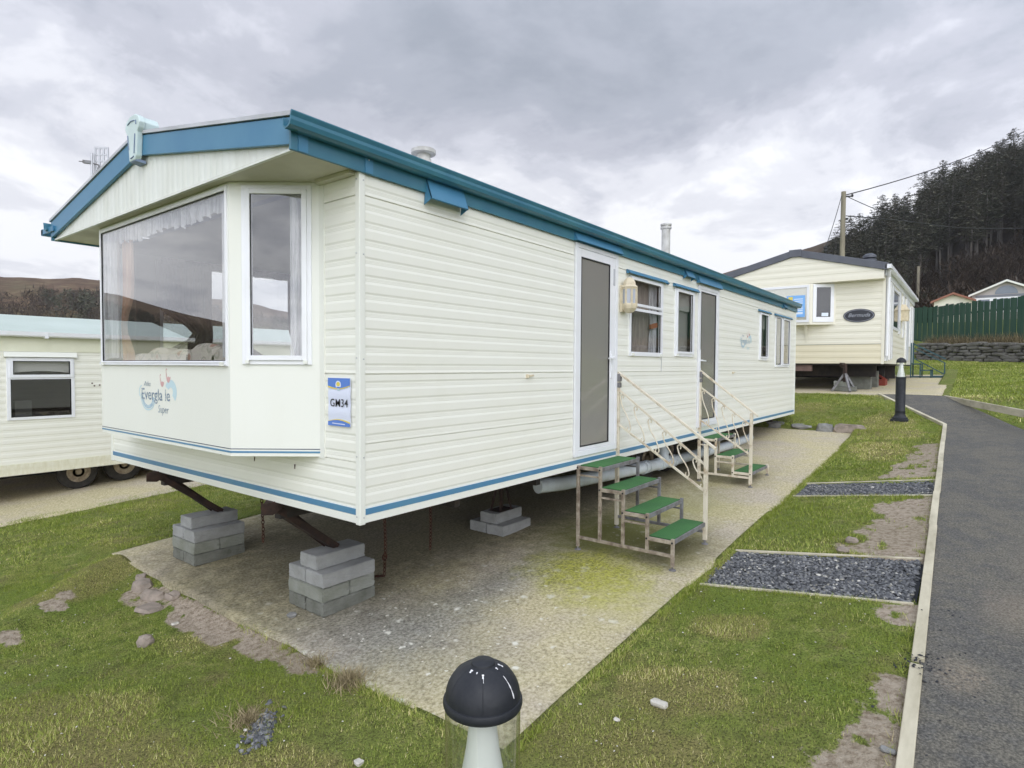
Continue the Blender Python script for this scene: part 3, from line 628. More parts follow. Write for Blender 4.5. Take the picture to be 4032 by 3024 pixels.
# ------------------------------------------------------------------ grass blades (stuff)
b = MB_('grass_blades'); t_ = b.attr('tone').outputs['Fac']
c = b.ramp(t_, [(0.0, (0.105, 0.147, 0.023)), (0.30, (0.241, 0.311, 0.053)), (0.55, (0.377, 0.440, 0.095)), (0.76, (0.513, 0.484, 0.164)), (1.0, (0.783, 0.675, 0.366))])
c = b.mix(b.ramp(b.noise(1.0, 4, .6), [(0.42, 0), (0.62, .55)]), c, (0.211, 0.271, 0.025))
b.col(c).set(0.7, spec=0.25); MAT['blade'] = b.m
def blades(name, boxes, dens, h0, h1, wd, beyond=False):
    P = []
    for (x0, x1, y0, y1, k) in boxes:
        n = int((x1 - x0) * (y1 - y0) * dens * k); P.append(np.stack([rng.uniform(x0, x1, n), rng.uniform(y0, y1, n)], 1))
    P = np.concatenate(P); x, y = P[:, 0], P[:, 1]
    pad = (x > -.06) & (x < 10.36) & (y > -1.13) & (y < 3.58); gr = (y < -1.16) & (y > -2.58) & (((x > 2.2) & (x < 3.13)) | ((x > 5.18) & (x < 6.0)))
    kerb = y < np.interp(x, [p[0] for p in L1], [p[1] for p in L1]) + .075
    keep = ~(pad | gr | kerb) & (x < 12.95)
    if beyond: keep = ((x > 23.6) | (y < np.interp(x, [p[0] for p in L2] + [13.3, 23.4], [p[1] for p in L2] + [-2.36, -2.36]) - .08)) & ((x - W0[0]) * WN[0] + (y - W0[1]) * WN[1] < -.2)
    s = soilmask(x, y); keep &= rng.random(len(x)) > sstep(.05, 1.0, s) * 1.0
    cl = fbm(x * 6, y * 6, 3); keep &= rng.random(len(x)) < .25 + 1.3 * sstep(.30, .62, cl)
    x, y = x[keep], y[keep]; n = len(x); z = terrain(x, y); d = drymask(x, y)
    h = rng.uniform(h0, h1, n) * (.35 + 1.3 * fbm(x * 2.2, y * 2.2, 3)) * (.6 + .9 * fbm(x * 15, y * 15, 2)) * (1 + .15 * d); a = rng.uniform(0, 6.283, n); lean = rng.uniform(.2, 1.1, n) * h
    wv = rng.uniform(.6, 1.3, n) * wd; ux, uy = np.cos(a) * wv / 2, np.sin(a) * wv / 2; la = a + rng.uniform(-1, 1, n) + 1.57
    p0 = np.stack([x - ux, y - uy, z - .004], 1); p1 = np.stack([x + ux, y + uy, z - .004], 1); p2 = np.stack([x + np.cos(la) * lean, y + np.sin(la) * lean, z + h], 1)
    V = np.stack([p0, p1, p2], 1).reshape(-1, 3); F = np.arange(n * 3).reshape(-1, 3)
    tone = np.clip(rng.normal(.38, .25, n) + .30 * d + .55 * (fbm(x * 1.5 + 3, y * 1.5, 4) - .5), 0, 1)
    return tag(npmesh(name, V, F, ['blade'], attrs={'tone': np.repeat(tone, 3)}), kind='stuff')
blades('grass', [(-2.6, .0, -2.0, 4.2, 1.0), (0, 2.2, -2.62, -1.1, 1.0), (-1.2, 0, -2.62, -1.9, 1.0)], 15000, .007, .016, .0036)
blades('grass', [(2.2, 6.2, -2.62, -1.1, 1.0), (-2.5, .2, 4.2, 7, .8), (0, 2.2, 3.6, 7, .9)], 5500, .010, .023, .007)
blades('grass', [(6.2, 12.9, -2.5, 0.5, 1.0), (10.4, 12.9, .5, 2, 1.0), (2.2, 5, 3.6, 7, .7)], 3000, .013, .030, .011)
blades('grass', [(9.5, 27, -6.0, -2.2, 1.0), (23.5, 31, -3, 1, .8)], 900, .020, .045, .020, True)
def fringe(name, segs, h0, h1):
    X, Y = [], []
    for (xa, ya, xb, yb, n, sd) in segs:
        t = rng.random(n); cl = rng.random(n) < .25 + sstep(.4, .6, fbm(t * 40 * np.hypot(xb - xa, yb - ya) / 3 + xa, t * 0 + ya, 3)); t = t[cl]
        X.append(xa + (xb - xa) * t + rng.normal(0, sd, len(t)) * (ya != yb) * 1.0); Y.append(ya + (yb - ya) * t + rng.normal(0, sd, len(t)) * (xa != xb))
    x = np.concatenate(X); y = np.concatenate(Y); k = rng.random(len(x)) > soilmask(x, y) * .9; x, y = x[k], y[k]; n = len(x)
    z = terrain(x, y); z = np.where((x > -.02) & (x < 10.33) & (y > -1.10) & (y < 3.56), plane(x) - .01, z); h = rng.uniform(h0, h1, n); a = rng.uniform(0, 6.283, n); wv = rng.uniform(.003, .006, n); la = rng.uniform(0, 6.283, n); ln = h * rng.uniform(.3, 1.1, n)
    V = np.stack([np.stack([x - np.cos(a) * wv / 2, y - np.sin(a) * wv / 2, z - .004], 1), np.stack([x + np.cos(a) * wv / 2, y + np.sin(a) * wv / 2, z - .004], 1), np.stack([x + np.cos(la) * ln, y + np.sin(la) * ln, z + h], 1)], 1).reshape(-1, 3)
    tag(npmesh(name, V, np.arange(n * 3).reshape(-1, 3), ['blade'], attrs={'tone': np.repeat(np.clip(rng.normal(.5, .25, n), 0, 1), 3)}), kind='stuff')
fringe('edge_grass', [(-.1, -1.16, 10.3, -1.16, 14000, .022), (-.10, -1.1, -.10, 1.2, 3500, .025), (-3, -2.625, 10.5, -2.395, 7000, .018), (2.22, -1.2, 2.18, -2.44, 900, .012), (3.15, -1.2, 3.18, -2.44, 900, .012), (5.17, -1.2, 5.19, -2.44, 700, .012), (6.0, -1.2, 6.05, -2.44, 700, .012)], .012, .042)
# pale flecks of shell and daisy lying in the turf (stuff)
n = 900; x = rng.uniform(-2.2, 2.2, n); y = rng.uniform(-2.45, 3.2, n); k = ((x < -.1) | (y < -1.2)) & ~((y < -1.15) & (x > 2.2)) & (rng.random(n) < sstep(.35, .6, fbm(x * 1.2 + 8, y * 1.2, 3)) + .15); x, y = x[k], y[k]
o = chips('shell_flecks', np.stack([x, y, terrain(x, y) + .010], 1), .003, .0085, ['palestone']); tag(o, kind='stuff')

# ================================================================== MAIN CARAVAN
LN, WD_, HT = 10.66, 3.735, 2.02
def profile(z0, z1, period, ztop, seams, depth=.0032):
    """(z, inset) pairs from z1 down to z0: flat shiplap face, small downward step, fine ribs, bright upward bevel"""
    fr = [(0, 0), (.37, 0), (.48, depth), (.55, depth), (.57, depth * .75), (.62, depth), (.64, depth * .75), (.69, depth), (.71, depth * .75), (.77, depth), (.93, 0.0)]
    pts = []
    k = math.floor((ztop - z1) / period) - 1
    while ztop - k * period > z0 - period:
        for f, d in fr: pts.append((ztop - (k + f) * period, d))
        k += 1
    for s in seams:
        pts = [p for p in pts if abs(p[0] - s) > .006] + [(s + .0036, .001), (s + .0031, .012), (s - .0031, .012), (s - .0036, .001)]
    pts.sort(key=lambda p: -p[0]); return pts
def clipz(pts, lo, hi):
    zs = [p[0] for p in pts][::-1]; ds = [p[1] for p in pts][::-1]
    return [(hi, float(np.interp(hi, zs, ds)))] + [p for p in pts if lo < p[0] < hi] + [(lo, float(np.interp(lo, zs, ds)))]
def clad(mb, u0, u1, z0, z1, prof, holes, fn):
    br = sorted({u0, u1} | {h for o in holes for h in o[:2] if u0 < h < u1})
    for a, c in zip(br, br[1:]):
        mid = (a + c) / 2; cuts = sorted([(o[2], o[3]) for o in holes if o[0] < mid < o[1]]); lo = z0; iv = []
        for p, q in cuts:
            if p > lo: iv.append((lo, p))
            lo = max(lo, q)
        if lo < z1: iv.append((lo, z1))
        for p, q in iv:
            pr = clipz(prof, p, q); v = [fn(u, z, d) for z, d in pr for u in (a, c)]
            mb.add(v, [(2 * i, 2 * i + 1, 2 * i + 3, 2 * i + 2) for i in range(len(pr) - 1)])
CV = thing('static_caravan', 'cream static caravan with blue gutter and roof trim, standing on concrete blocks', 'caravan', loc=(0, 0, 0))
prof_side = profile(0, HT, .1026, 1.888, (1.888, .862, .457)); prof_front = profile(0, HT, .1026, 1.888, (1.888, .862, .352))
side_holes = [(2.32, 3.12, .10, 2.01), (3.39, 4.20, 1.03, 1.84), (4.565, 5.17, 1.045, 1.84), (5.31, 6.08, .13, 1.96), (8.10, 8.64, 1.035, 1.82), (9.115, 10.15, .925, 1.83)]
left_holes = [(.42, 2.02, .95, 1.95), (5.0, 6.2, 1.05, 1.8)]
mb = MB(); clad(mb, .032, LN - .03, 0, HT, prof_side, side_holes, lambda u, z, d: (u, d, z)); mb.build('side_wall', 'clad', CV)
mb = MB(); clad(mb, .032, WD_ - .032, 0, HT, prof_front, [(.40, 3.335, .352, 2.02)], lambda u, z, d: (d, u, z)); mb.build('front_wall', 'clad', CV)
mb = MB(); clad(mb, .03, LN - .03, 0, HT, prof_side, left_holes, lambda u, z, d: (u, WD_ - d, z)); mb.build('side_wall', 'clad', CV)
mb = MB(); clad(mb, .03, WD_ - .03, 0, HT, prof_front, [], lambda u, z, d: (LN - d, u, z)); mb.box(LN - .03, LN - .02, 0.02, WD_ - .02, 0, HT); mb.build('rear_wall', 'clad', CV)
for x, y, sx_, sy in ((0, 0, 1, 1), (0, WD_, 1, -1), (LN, 0, -1, 1), (LN, WD_, -1, -1)):
    mb = MB(); e = .007
    pl = [(x - sx_ * e, y - sy * e), (x + sx_ * .034, y - sy * e), (x + sx_ * .034, y + sy * .012), (x + sx_ * .012, y + sy * .012), (x + sx_ * .012, y + sy * .034), (x - sx_ * e, y + sy * .034)]
    mb.prism([(p, q_, -.012) for p, q_ in pl], (0, 0, HT + .008)); mb.build('corner_trim', 'panel', CV, bevel=.004)
    if x == 0 and y == 0:
        m2 = MB()
        for z in (.03, .95, 1.55, 1.97, .38):
            m2 = MB(); m2.lathe([(.004, -.0105), (.004, -.006)], (.02, 0, z), 8, 'y'); m2.build('screw', 'alu', CV); m2 = MB(); m2.lathe([(.004, -.0105), (.004, -.006)], (0, .02, z + .006), 8, 'x'); m2.build('screw', 'alu', CV)
# floor, ceiling, inner lining
mb = MB(); mb.box(.02, LN - .03, .03, WD_ - .03, .005, .045); mb.build('floor', 'carpet', CV)
mb = MB(); flat = [(3.0, .05), (-1.0, .05)]
clad(mb, .06, LN - .04, .045, 1.99, flat, side_holes, lambda u, z, d: (u, d, z)); clad(mb, .06, LN - .04, .045, 1.99, flat, left_holes, lambda u, z, d: (u, WD_ - d, z))
clad(mb, .05, WD_ - .05, .045, 1.99, flat, [(.44, 3.30, .352, 2.02)], lambda u, z, d: (d + .01, u, z))
mb.add([(.0, .05, 1.99), (LN - .04, .05, 1.99), (LN - .04, WD_ - .05, 1.99), (.0, WD_ - .05, 1.99)], [(0, 1, 2, 3)])
for x in (4.55, 7.6): mb.box(x, x + .03, .06, WD_ - .06, .05, 1.985)
mb.box(LN - .06, LN - .04, .06, WD_ - .06, .05, 1.985)
mb.build('inner_lining', 'interior', CV)
# base stripes
mb = MB(); mb.box(.034, LN - .034, -.0045, .012, .042, .077); mb.build('stripe', 'stripe', CV)
mb = MB(); mb.box(-.0045, .012, .034, WD_ - .034, .044, .079); mb.build('stripe', 'stripe', CV)
mb = MB(); mb.box(.034, LN - .034, -.003, .012, -.004, .034); mb.build('base_trim', 'panel', CV)
mb = MB(); mb.box(-.003, .012, .034, WD_ - .034, -.004, .034); mb.build('base_trim', 'panel', CV)

# ---- bay front
BA, BB, BC, BD = (0, .373), (-.34, .814), (-.34, 2.921), (0, 3.362)
zb = .352
bay = MB()
def facet(mb, a, b, z0, z1, hole, t=.03):
    a = Vector((a[0], a[1], 0)); b = Vector((b[0], b[1], 0)); ln = (b - a).length; d = (b - a) / ln
    fn = lambda u, z, dd: tuple(a + d * u + Vector((0, 0, z)))
    clad(mb, 0, ln, z0, z1, [(3, 0), (-1, 0)], [hole] if hole else [], fn)
facet(bay, BA, BB, zb, HT, (.054, .478, .915, 2.0)); facet(bay, BB, BC, zb, HT, (.02, 2.085, .90, 2.005)); facet(bay, BC, BD, zb, HT, (.08, .503, .915, 2.0))
bay.add([(0, .373, zb), (-.34, .814, zb), (-.34, 2.921, zb), (0, 3.362, zb)], [(0, 1, 2, 3)])
for y0, y1 in ((.335, .40), (3.335, 3.40)): bay.box(-.006, .004, y0, y1, zb - .008, 2.0)
BAY = bay.build('bay_front', 'panel', CV)
# bay stripes
def bayline(z0, z1, mat, nm):
    m = MB()
    for a, b_ in ((BA, BB), (BB, BC), (BC, BD)):
        a = Vector((*a, 0)); b_ = Vector((*b_, 0)); d = (b_ - a).normalized(); nn = Vector((-d.y, d.x, 0)) * -1
        if nn.x > 0 and abs(nn.x) > .3: nn = -nn
        p = [a + nn * .002, b_ + nn * .002]
        m.prism([p[0] + Vector((0, 0, z0)), p[1] + Vector((0, 0, z0)), p[1] + Vector((0, 0, z1)), p[0] + Vector((0, 0, z1))], nn * -.004)
    m.build(nm, mat, BAY)
bayline(.3945, .3990, 'navy', 'stripe'); bayline(.372, .3835, 'stripe', 'stripe')
def ring(mb, fn, u0, u1, z0, z1, w, d0, d1, wb=None, wt=None):
    """rectangular frame; fn(u, z, d) -> point; d = outward"""
    wb = wb or w; wt = wt or w
    def bx(a, b_, c, e):
        v = [fn(u, z, d) for u in (a, b_) for z in (c, e) for d in (d0, d1)]
        mb.add(v, [(0, 1, 3, 2), (4, 6, 7, 5), (0, 4, 5, 1), (2, 3, 7, 6), (0, 2, 6, 4), (1, 5, 7, 3)])
    bx(u0, u0 + w, z0, z1); bx(u1 - w, u1, z0, z1); bx(u0 + w, u1 - w, z0, z0 + wb); bx(u0 + w, u1 - w, z1 - wt, z1)
def pane(fn, u0, u1, z0, z1, d, mat, parent, nm='pane'):
    m = MB(); m.add([fn(u0, z0, d), fn(u1, z0, d), fn(u1, z1, d), fn(u0, z1, d)], [(0, 1, 2, 3)]); return m.build(nm, mat, parent)
def facetfn(a, b_):
    a = Vector((*a, 0)); b_ = Vector((*b_, 0)); d = (b_ - a).normalized(); nn = Vector((d.y, -d.x, 0))
    if nn.x > 0: nn = -nn
    return lambda u, z, dd: tuple(a + d * u + nn * dd + Vector((0, 0, z)))
f1 = facetfn(BA, BB); f3 = facetfn(BD, BC)
for fn in (f1, f3):
    m = MB(); ring(m, fn, .054, .478, .915, 2.0, .028, -.03, .012); W_ = m.build('window', 'upvc', CV, bevel=.003)
    m = MB(); ring(m, fn, .080, .452, .941, 1.975, .030, -.02, .024); m.build('sash', 'upvc', W_, bevel=.003)
    m = MB(); ring(m, fn, .106, .424, .966, 1.950, .005, .008, .017); m.build('seal', 'rubber', W_)
    pane(fn, .108, .422, .968, 1.948, .012, 'glass', W_)
    for u in (.078, .43):
        m = MB(); m.add([fn(u + a, z, d) for a in (0, .022) for z in (.922, .942) for d in (.012, .030)], [(0, 1, 3, 2), (4, 6, 7, 5), (0, 4, 5, 1), (2, 3, 7, 6), (0, 2, 6, 4), (1, 5, 7, 3)]); m.build('corner_cap', 'panel', W_)
fb = lambda u, z, d: (-.34 - d, .814 + u, z)
m = MB(); ring(m, fb, .018, 2.089, .902, 2.006, .022, -.03, .010, .034, .030); W_ = m.build('window', 'upvc', CV, bevel=.003)
m = MB(); ring(m, fb, .040, 2.067, .936, 1.976, .005, -.004, .003); m.build('seal', 'rubber', W_)
pane(fb, .043, 2.064, .938, 1.974, -.002, 'glass', W_)
m = MB(); ring(m, fb, .03, 2.08, .908, .930, .004, .008, .022); m.build('sill', 'upvc', W_)
for u in (.045, 2.0): m = MB(); m.box(-.368, -.35, .814 + u, .814 + u + .035, .905, .93); m.build('corner_cap', 'panel', W_)
# ---- soffit, gable panel, fascia, roof
m = MB(); m.box(-.415, .0, 0.0, WD_, 2.022, 2.034); m.box(-.05, -.002, .03, .36, 2.0, 2.021); m.build('soffit', simple('soffit_panel', (.60, .58, .48), .6, (.50, .48, .39), 3, .4, .7), CV)
APY = WD_ / 2
def roofz(y, base): return base + (2.372 - 2.036) * (1 - abs(y - APY) / APY)
m = MB(); n = 150; v = []
for i in range(n + 1):
    y = WD_ * i / n; d = .0015 if (i % 3) else -.001
    v += [(-.412 - d, y, 2.023), (-.412 - d, y, roofz(y, 2.045))]
m.add(v, [(2 * i, 2 * i + 2, 2 * i + 3, 2 * i + 1) for i in range(n)]); m.box(-.425, -.405, -.0, WD_, 2.014, 2.026)
m.build('gable_panel', simple('gable_sheet', (.76, .78, .73), .45, (.66, .67, .60), 5, .45, .75, sc3=(1, 1, .2)), CV)
for s in (0, 1):
    y0, y1 = (-.0195, APY) if s == 0 else (WD_ + .0195, APY)
    m = MB(); m.prism([(-.445, y0, 2.034), (-.445, y1, 2.370), (-.445, y1, 2.506), (-.445, y0, 2.170)], (.026, 0, 0)); m.build('fascia', 'blue', CV, bevel=.002)
    m = MB(); ys = -.022 if s == 0 else WD_ + .022; dy = .018 if s == 0 else -.018
    m.box(-.4465, LN + .02, min(ys, ys + dy), max(ys, ys + dy), 2.008, 2.156); m.build('fascia', 'blue_dark', CV, bevel=.002)
for x in (-.405, .02): m = MB(); m.box(x, x + .055, -.0275, -.021, 2.010, 2.100); m.build('fascia_joint', 'blue', CV)
m = MB()
for x, z in ((-.375, 2.115), (.045, 2.085)): m = MB(); m.lathe([(.005, -.029), (.005, -.02)], (x, 0, z), 8, 'y'); m.build('screw', 'alu', CV)
m = MB(); m.lathe([(.005, -.449), (.005, -.44)], (0, .0, 2.115), 8, 'x'); m.build('screw', 'alu', CV)
m = MB()
for s in (0, 1):
    y0 = -.035 if s == 0 else WD_ + .035
    z0 = 2.174; z1 = 2.512
    m.prism([(-.455, y0, z0), (-.455, APY, z1), (-.455, APY, z1 + .022), (-.455, y0, z0 + .022)], (LN + .475, 0, 0))
m.build('roof', 'roof', CV)
for x in np.linspace(1.0, LN - .6, 9):
    m = MB()
    for s in (-1, 1): m.prism([(x, APY, 2.535), (x, APY + s * 1.85, 2.2), (x, APY + s * 1.85, 2.212), (x, APY, 2.547)], (.03, 0, 0))
    m.build('roof_batten', 'roof', CV)
# gutter: ogee section hung on the side fascia
gp = [(-.0245, 2.150), (-.0245, 2.103), (-.040, 2.092), (-.066, 2.094), (-.086, 2.106), (-.094, 2.128), (-.094, 2.146), (-.104, 2.166), (-.104, 2.172), (-.096, 2.172), (-.088, 2.150), (-.086, 2.130), (-.078, 2.112), (-.062, 2.102), (-.042, 2.100), (-.030, 2.110), (-.028, 2.150)]
m = MB(); m.sweep([Vector((0, y, z)) for y, z in gp], (-.492, 0, 0), (10.69, 0, -.008)); G_ = m.build('gutter', 'blue_dark', CV)
m = MB(); m.sweep([Vector((0, WD_ - y, z)) for y, z in gp], (-.48, 0, 0), (10.69, 0, 0)); m.build('gutter', 'blue_dark', CV)
m = MB(); m.box(-.462, -.447, WD_ - .09, WD_ + .24, 2.082, 2.126); m.box(-.462, -.30, WD_ + .19, WD_ + .235, 2.075, 2.13); m.build('gutter_outlet', 'blue', CV)
m = MB(); m.prism([(10.68, -.022, 2.13), (10.68, -.10, 2.165), (10.68, -.10, 2.12), (10.68, -.03, 2.09)], (.01, 0, 0)); m.build('gutter_end', 'fluedark', CV)
# ridge emblem
ol = [(-.060, 2.318), (.030, 2.318), (.055, 2.345), (.075, 2.50), (.100, 2.525), (.118, 2.560), (.098, 2.600), (.045, 2.625), (-.045, 2.625), (-.105, 2.600), (-.130, 2.555), (-.108, 2.522), (-.085, 2.50)]
yc = 1.838
m = MB(); m.prism([(-.485, yc - a, z) for a, z in ol], (.040, 0, 0)); m.prism([(-.445, yc - a * .93, 2.56 + (z - 2.56) * .9) for a, z in ol if z > 2.49], (.09, 0, 0)); E_ = m.build('ridge_emblem', 'mint', CV, bevel=.006)
for pts in ([(-.075, 2.575), (-.02, 2.588), (.04, 2.580)], [(.062, 2.578), (.066, 2.55)], [(.046, 2.49), (.036, 2.42), (.030, 2.36)], [(-.03, 2.335), (.0, 2.337), (.02, 2.343)], [(-.075, 2.50), (-.06, 2.40)]): m = MB(); m.tube([(-.487, yc - a, z) for a, z in pts], .004, 6); m.build('inlay', 'slot', E_)
m = MB(); m.prism([(-.48, yc - .03, 2.312), (-.48, yc + .05, 2.312), (-.42, yc + .05, 2.300), (-.42, yc - .05, 2.300)], (0, 0, .02)); m.build('emblem_base', 'slot', E_)
# roof vent and flue, aerial
m = MB(); m.lathe([(.062, 2.22), (.062, 2.43), (.066, 2.435), (.062, 2.44), (.052, 2.475), (.052, 2.50)], (1.0, .52, 0), 24); V_ = m.build('roof_vent', 'flue', CV, smooth=True)
m = MB(); m.lathe([(.084, 2.498), (.092, 2.503), (.092, 2.528), (.08, 2.536), (.001, 2.542)], (1.0, .52, 0), 28); m.build('vent_cap', 'flue', V_, smooth=True)
m = MB(); m.lathe([(.06, 2.20), (.06, 2.86)], (5.86, .68, 0), 20); V_ = m.build('flue_pipe', 'flue', CV, smooth=True)
m = MB(); m.lathe([(.06, 2.855), (.078, 2.86), (.078, 2.885), (.062, 2.89), (.062, 2.90), (.078, 2.905), (.078, 2.925), (.05, 2.935)], (5.86, .68, 0), 20); m.build('flue_cap', 'flue', V_, smooth=True)
A_ = thing('tv_aerial', 'grey panel tv aerial clamped to a short mast behind the front roof edge', 'aerial', loc=(-.23, 3.3, 2.25))
m = MB(); m.tube([(-.262, 3.318, 2.22), (-.262, 3.318, 2.74)], .011, 8); m.build('mast', 'alu', A_)
m = MB(); ys = [3.315, 3.275, 3.26, 3.222, 3.207, 3.17]
fx = lambda u, z: (-.245 + (u) * .62, 3.318 - u * .78, z)
W2 = .125
m2 = MB()
for a, c in ((0, .016), (.036, .052), (.073, .089), (.109, .125)):
    for (z0, z1) in ((2.24, 2.80),): m2.prism([fx(a, z0), fx(c, z0), fx(c, z1), fx(a, z1)], (.008, .008, 0))
for z0, z1 in ((2.24, 2.46), (2.60, 2.63), (2.672, 2.685), (2.727, 2.74), (2.785, 2.80)):
    for a, c in ((.012, .038), (.050, .076), (.088, .113)): m2.prism([fx(a, z0), fx(c, z0), fx(c, z1), fx(a, z1)], (.008, .008, 0))
m2.build('reflector', 'alu', A_)
m = MB(); m.bar((-.262, 3.318, 2.66), (-.31, 3.365, 2.665), .03, .025); m.tube([(-.31, 3.365, 2.665), (-.335, 3.39, 2.667)], .004, 6); m.tube([(-.262, 3.33, 2.66), (-.23, 3.28, 2.645), (-.215, 3.27, 2.61)], .006, 6); m.box(-.235, -.205, 3.245, 3.275, 2.585, 2.615); m.build('clamp', 'grey_steel', A_)
m = MB(); m.tube([fx(.135, 2.58), fx(.140, 2.685), fx(.150, 2.72), fx(.160, 2.72), fx(.168, 2.685), fx(.168, 2.58)], .004, 6); m.build('loop', 'alu', A_)

# ---- doors and windows on the long side
fs = lambda u, z, d: (u, -d, z)
def door(x0, x1, z0, z1, gx0, gx1, gz0, gz1, handle_right):
    m = MB(); ring(m, fs, x0, x1, z0, z1, .045, -.03, .016, .05, .04); D_ = m.build('door_frame', 'upvc', CV, bevel=.003)
    m = MB()
    def bx(a, c, e, f, d0=-.02, d1=.011): m.box(a, c, -d1, -d0, e, f)
    bx(x0 + .047, gx0, z0 + .052, z1 - .042); bx(gx1, x1 - .047, z0 + .052, z1 - .042); bx(gx0, gx1, z0 + .052, gz0); bx(gx0, gx1, gz1, z1 - .042)
    DD = m.build('door', 'upvc', CV, bevel=.003)
    m = MB(); ring(m, fs, gx0 - .006, gx1 + .006, gz0 - .006, gz1 + .006, .010, -.01, .0135); m.build('seal', 'rubber', DD)
    pane(fs, gx0, gx1, gz0, gz1, .004, 'obscure', DD, 'door_glass')
    hx = (gx1 + .045) if handle_right else (gx0 - .03); s = -1 if handle_right else 1
    m = MB(); m.box(hx - .014, hx + .014, -.020, -.010, .80 if handle_right else .90, 1.06 if handle_right else 1.14); m.bar((hx, -.020, 1.0), (hx, -.050, 1.0), .018); m.bar((hx - s * .01, -.048, 1.0), (hx + s * .115, -.050, .992), .018, .014)
    m.box(hx - .006, hx + .006, -.026, -.02, .87, .90); m.build('handle', 'upvc', DD, bevel=.002)
    return DD
door(2.325, 3.115, .105, 2.005, 2.425, 2.945, .195, 1.885, True)
door(5.315, 6.075, .135, 1.955, 5.400, 5.950, .235, 1.880, False)
m = MB(); m.box(3.02, 3.045, -.018, -.009, 1.70, 1.86); m.build('sticker', 'roof', CV)
def window(x0, x1, z0, z1, panes, sill=True, glass='glass'):
    m = MB(); ring(m, fs, x0, x1, z0, z1, .032, -.03, .014, .045, .03); W_ = m.build('window', 'upvc', CV, bevel=.003)
    for (a, c, e, f, opening) in panes:
        if opening:
            m = MB(); ring(m, fs, a - .03, c + .03, e - .028, f + .026, .03, -.01, .024, .028, .026); m.build('sash', 'upvc', W_, bevel=.003)
        m = MB(); ring(m, fs, a - .004, c + .004, e - .004, f + .004, .005, .004, .013); m.build('seal', 'rubber', W_)
        pane(fs, a, c, e, f, .008, glass, W_)
    for u in (x0 + .045, x1 - .075): m = MB(); m.box(u, u + .035, -.030, -.012, z0 + .004, z0 + .030); m.build('corner_cap', 'panel', W_)
    return W_
W_ = window(3.385, 4.205, 1.025, 1.845, [(3.445, 4.125, 1.570, 1.806, True), (3.430, 4.130, 1.066, 1.490, False)])
m = MB(); m.box(3.415, 4.175, -.020, .01, 1.492, 1.520); m.build('transom', 'upvc', W_)
window(4.56, 5.175, 1.04, 1.845, [(4.622, 5.095, 1.100, 1.805, True)])
window(8.095, 8.645, 1.03, 1.825, [(8.150, 8.570, 1.095, 1.790, True)])
W_ = window(9.11, 10.155, .918, 1.838, [(9.150, 9.47, .960, 1.800, False), (9.645, 10.10, .985, 1.795, True)])
m = MB(); m.box(9.50, 9.60, -.014, .01, .963, 1.808); m.build('mullion', 'upvc', W_)
def canopy(x0, x1, zt, zbm, out_, mat='blue'):
    m = MB(); n = .003
    m.prism([(x0, -.004, zt), (x0, -out_ * .35, zt), (x0, -out_, zbm + .0), (x0, -out_, zbm - .006), (x0, -.004, zbm - .006)], (.004, 0, 0))
    m.prism([(x1 - .004, -.004, zt), (x1 - .004, -out_ * .35, zt), (x1 - .004, -out_, zbm), (x1 - .004, -out_, zbm - .006), (x1 - .004, -.004, zbm - .006)], (.004, 0, 0))
    m.prism([(x0, -out_ * .35, zt), (x0, -out_, zbm), (x0, -out_, zbm - .006), (x0, -out_ * .35, zt - .006)], (x1 - x0, 0, 0))
    m.prism([(x0, -.004, zt), (x0, -out_ * .35, zt), (x0, -out_ * .35, zt - .004), (x0, -.004, zt - .004)], (x1 - x0, 0, 0))
    return m.build('rain_canopy', mat, CV)
canopy(2.28, 3.145, 2.098, 2.016, .055); canopy(5.24, 6.11, 2.075, 1.985, .055)
canopy(3.305, 4.30, 1.897, 1.862, .045); canopy(4.495, 5.27, 1.895, 1.860, .045); canopy(8.01, 8.73, 1.868, 1.838, .04); canopy(9.02, 10.26, 1.872, 1.842, .04)
def cowl(x0, x1, zt, zbm, out_):
    m = MB()
    for x in (x0, x1 - .004): m.prism([(x, -.022, zt), (x, -out_, zbm + .012), (x, -.004, zbm - .02)], (.004, 0, 0))
    m.prism([(x0, -.022, zt), (x0, -out_, zbm + .012), (x0, -out_ + .006, zbm + .006), (x0, -.022, zt - .02)], (x1 - x0, 0, 0)); m.build('vent_cowl', 'blue', CV)
cowl(.50, .845, 2.105, 1.955, .075); cowl(4.79, 5.05, 2.095, 1.995, .065); cowl(9.52, 9.77, 2.085, 2.01, .06)
for x, z in ((4.335, 1.865), (5.30, 1.872), (8.78, 1.838), (10.30, 1.845)): m = MB(); m.lathe([(.012, -.016), (.012, -.002)], (x, 0, z), 10, 'y'); m.build('trim_cap', 'rubber', CV)
# small fixed hasps on the side
for x in (1.645, 6.76):
    m = MB(); m.box(x - .035, x - .015, -.02, 0, .822, .850); m.bar((x - .02, -.016, .838), (x + .045, -.018, .841), .012, .014); m.build('door_retainer', 'almond', CV, bevel=.002)
m = MB(); m.tube([(4.19, -.004, 1.03), (4.192, -.005, .95), (4.188, -.005, .86)], .003, 5); m.build('cable', 'alu', CV)
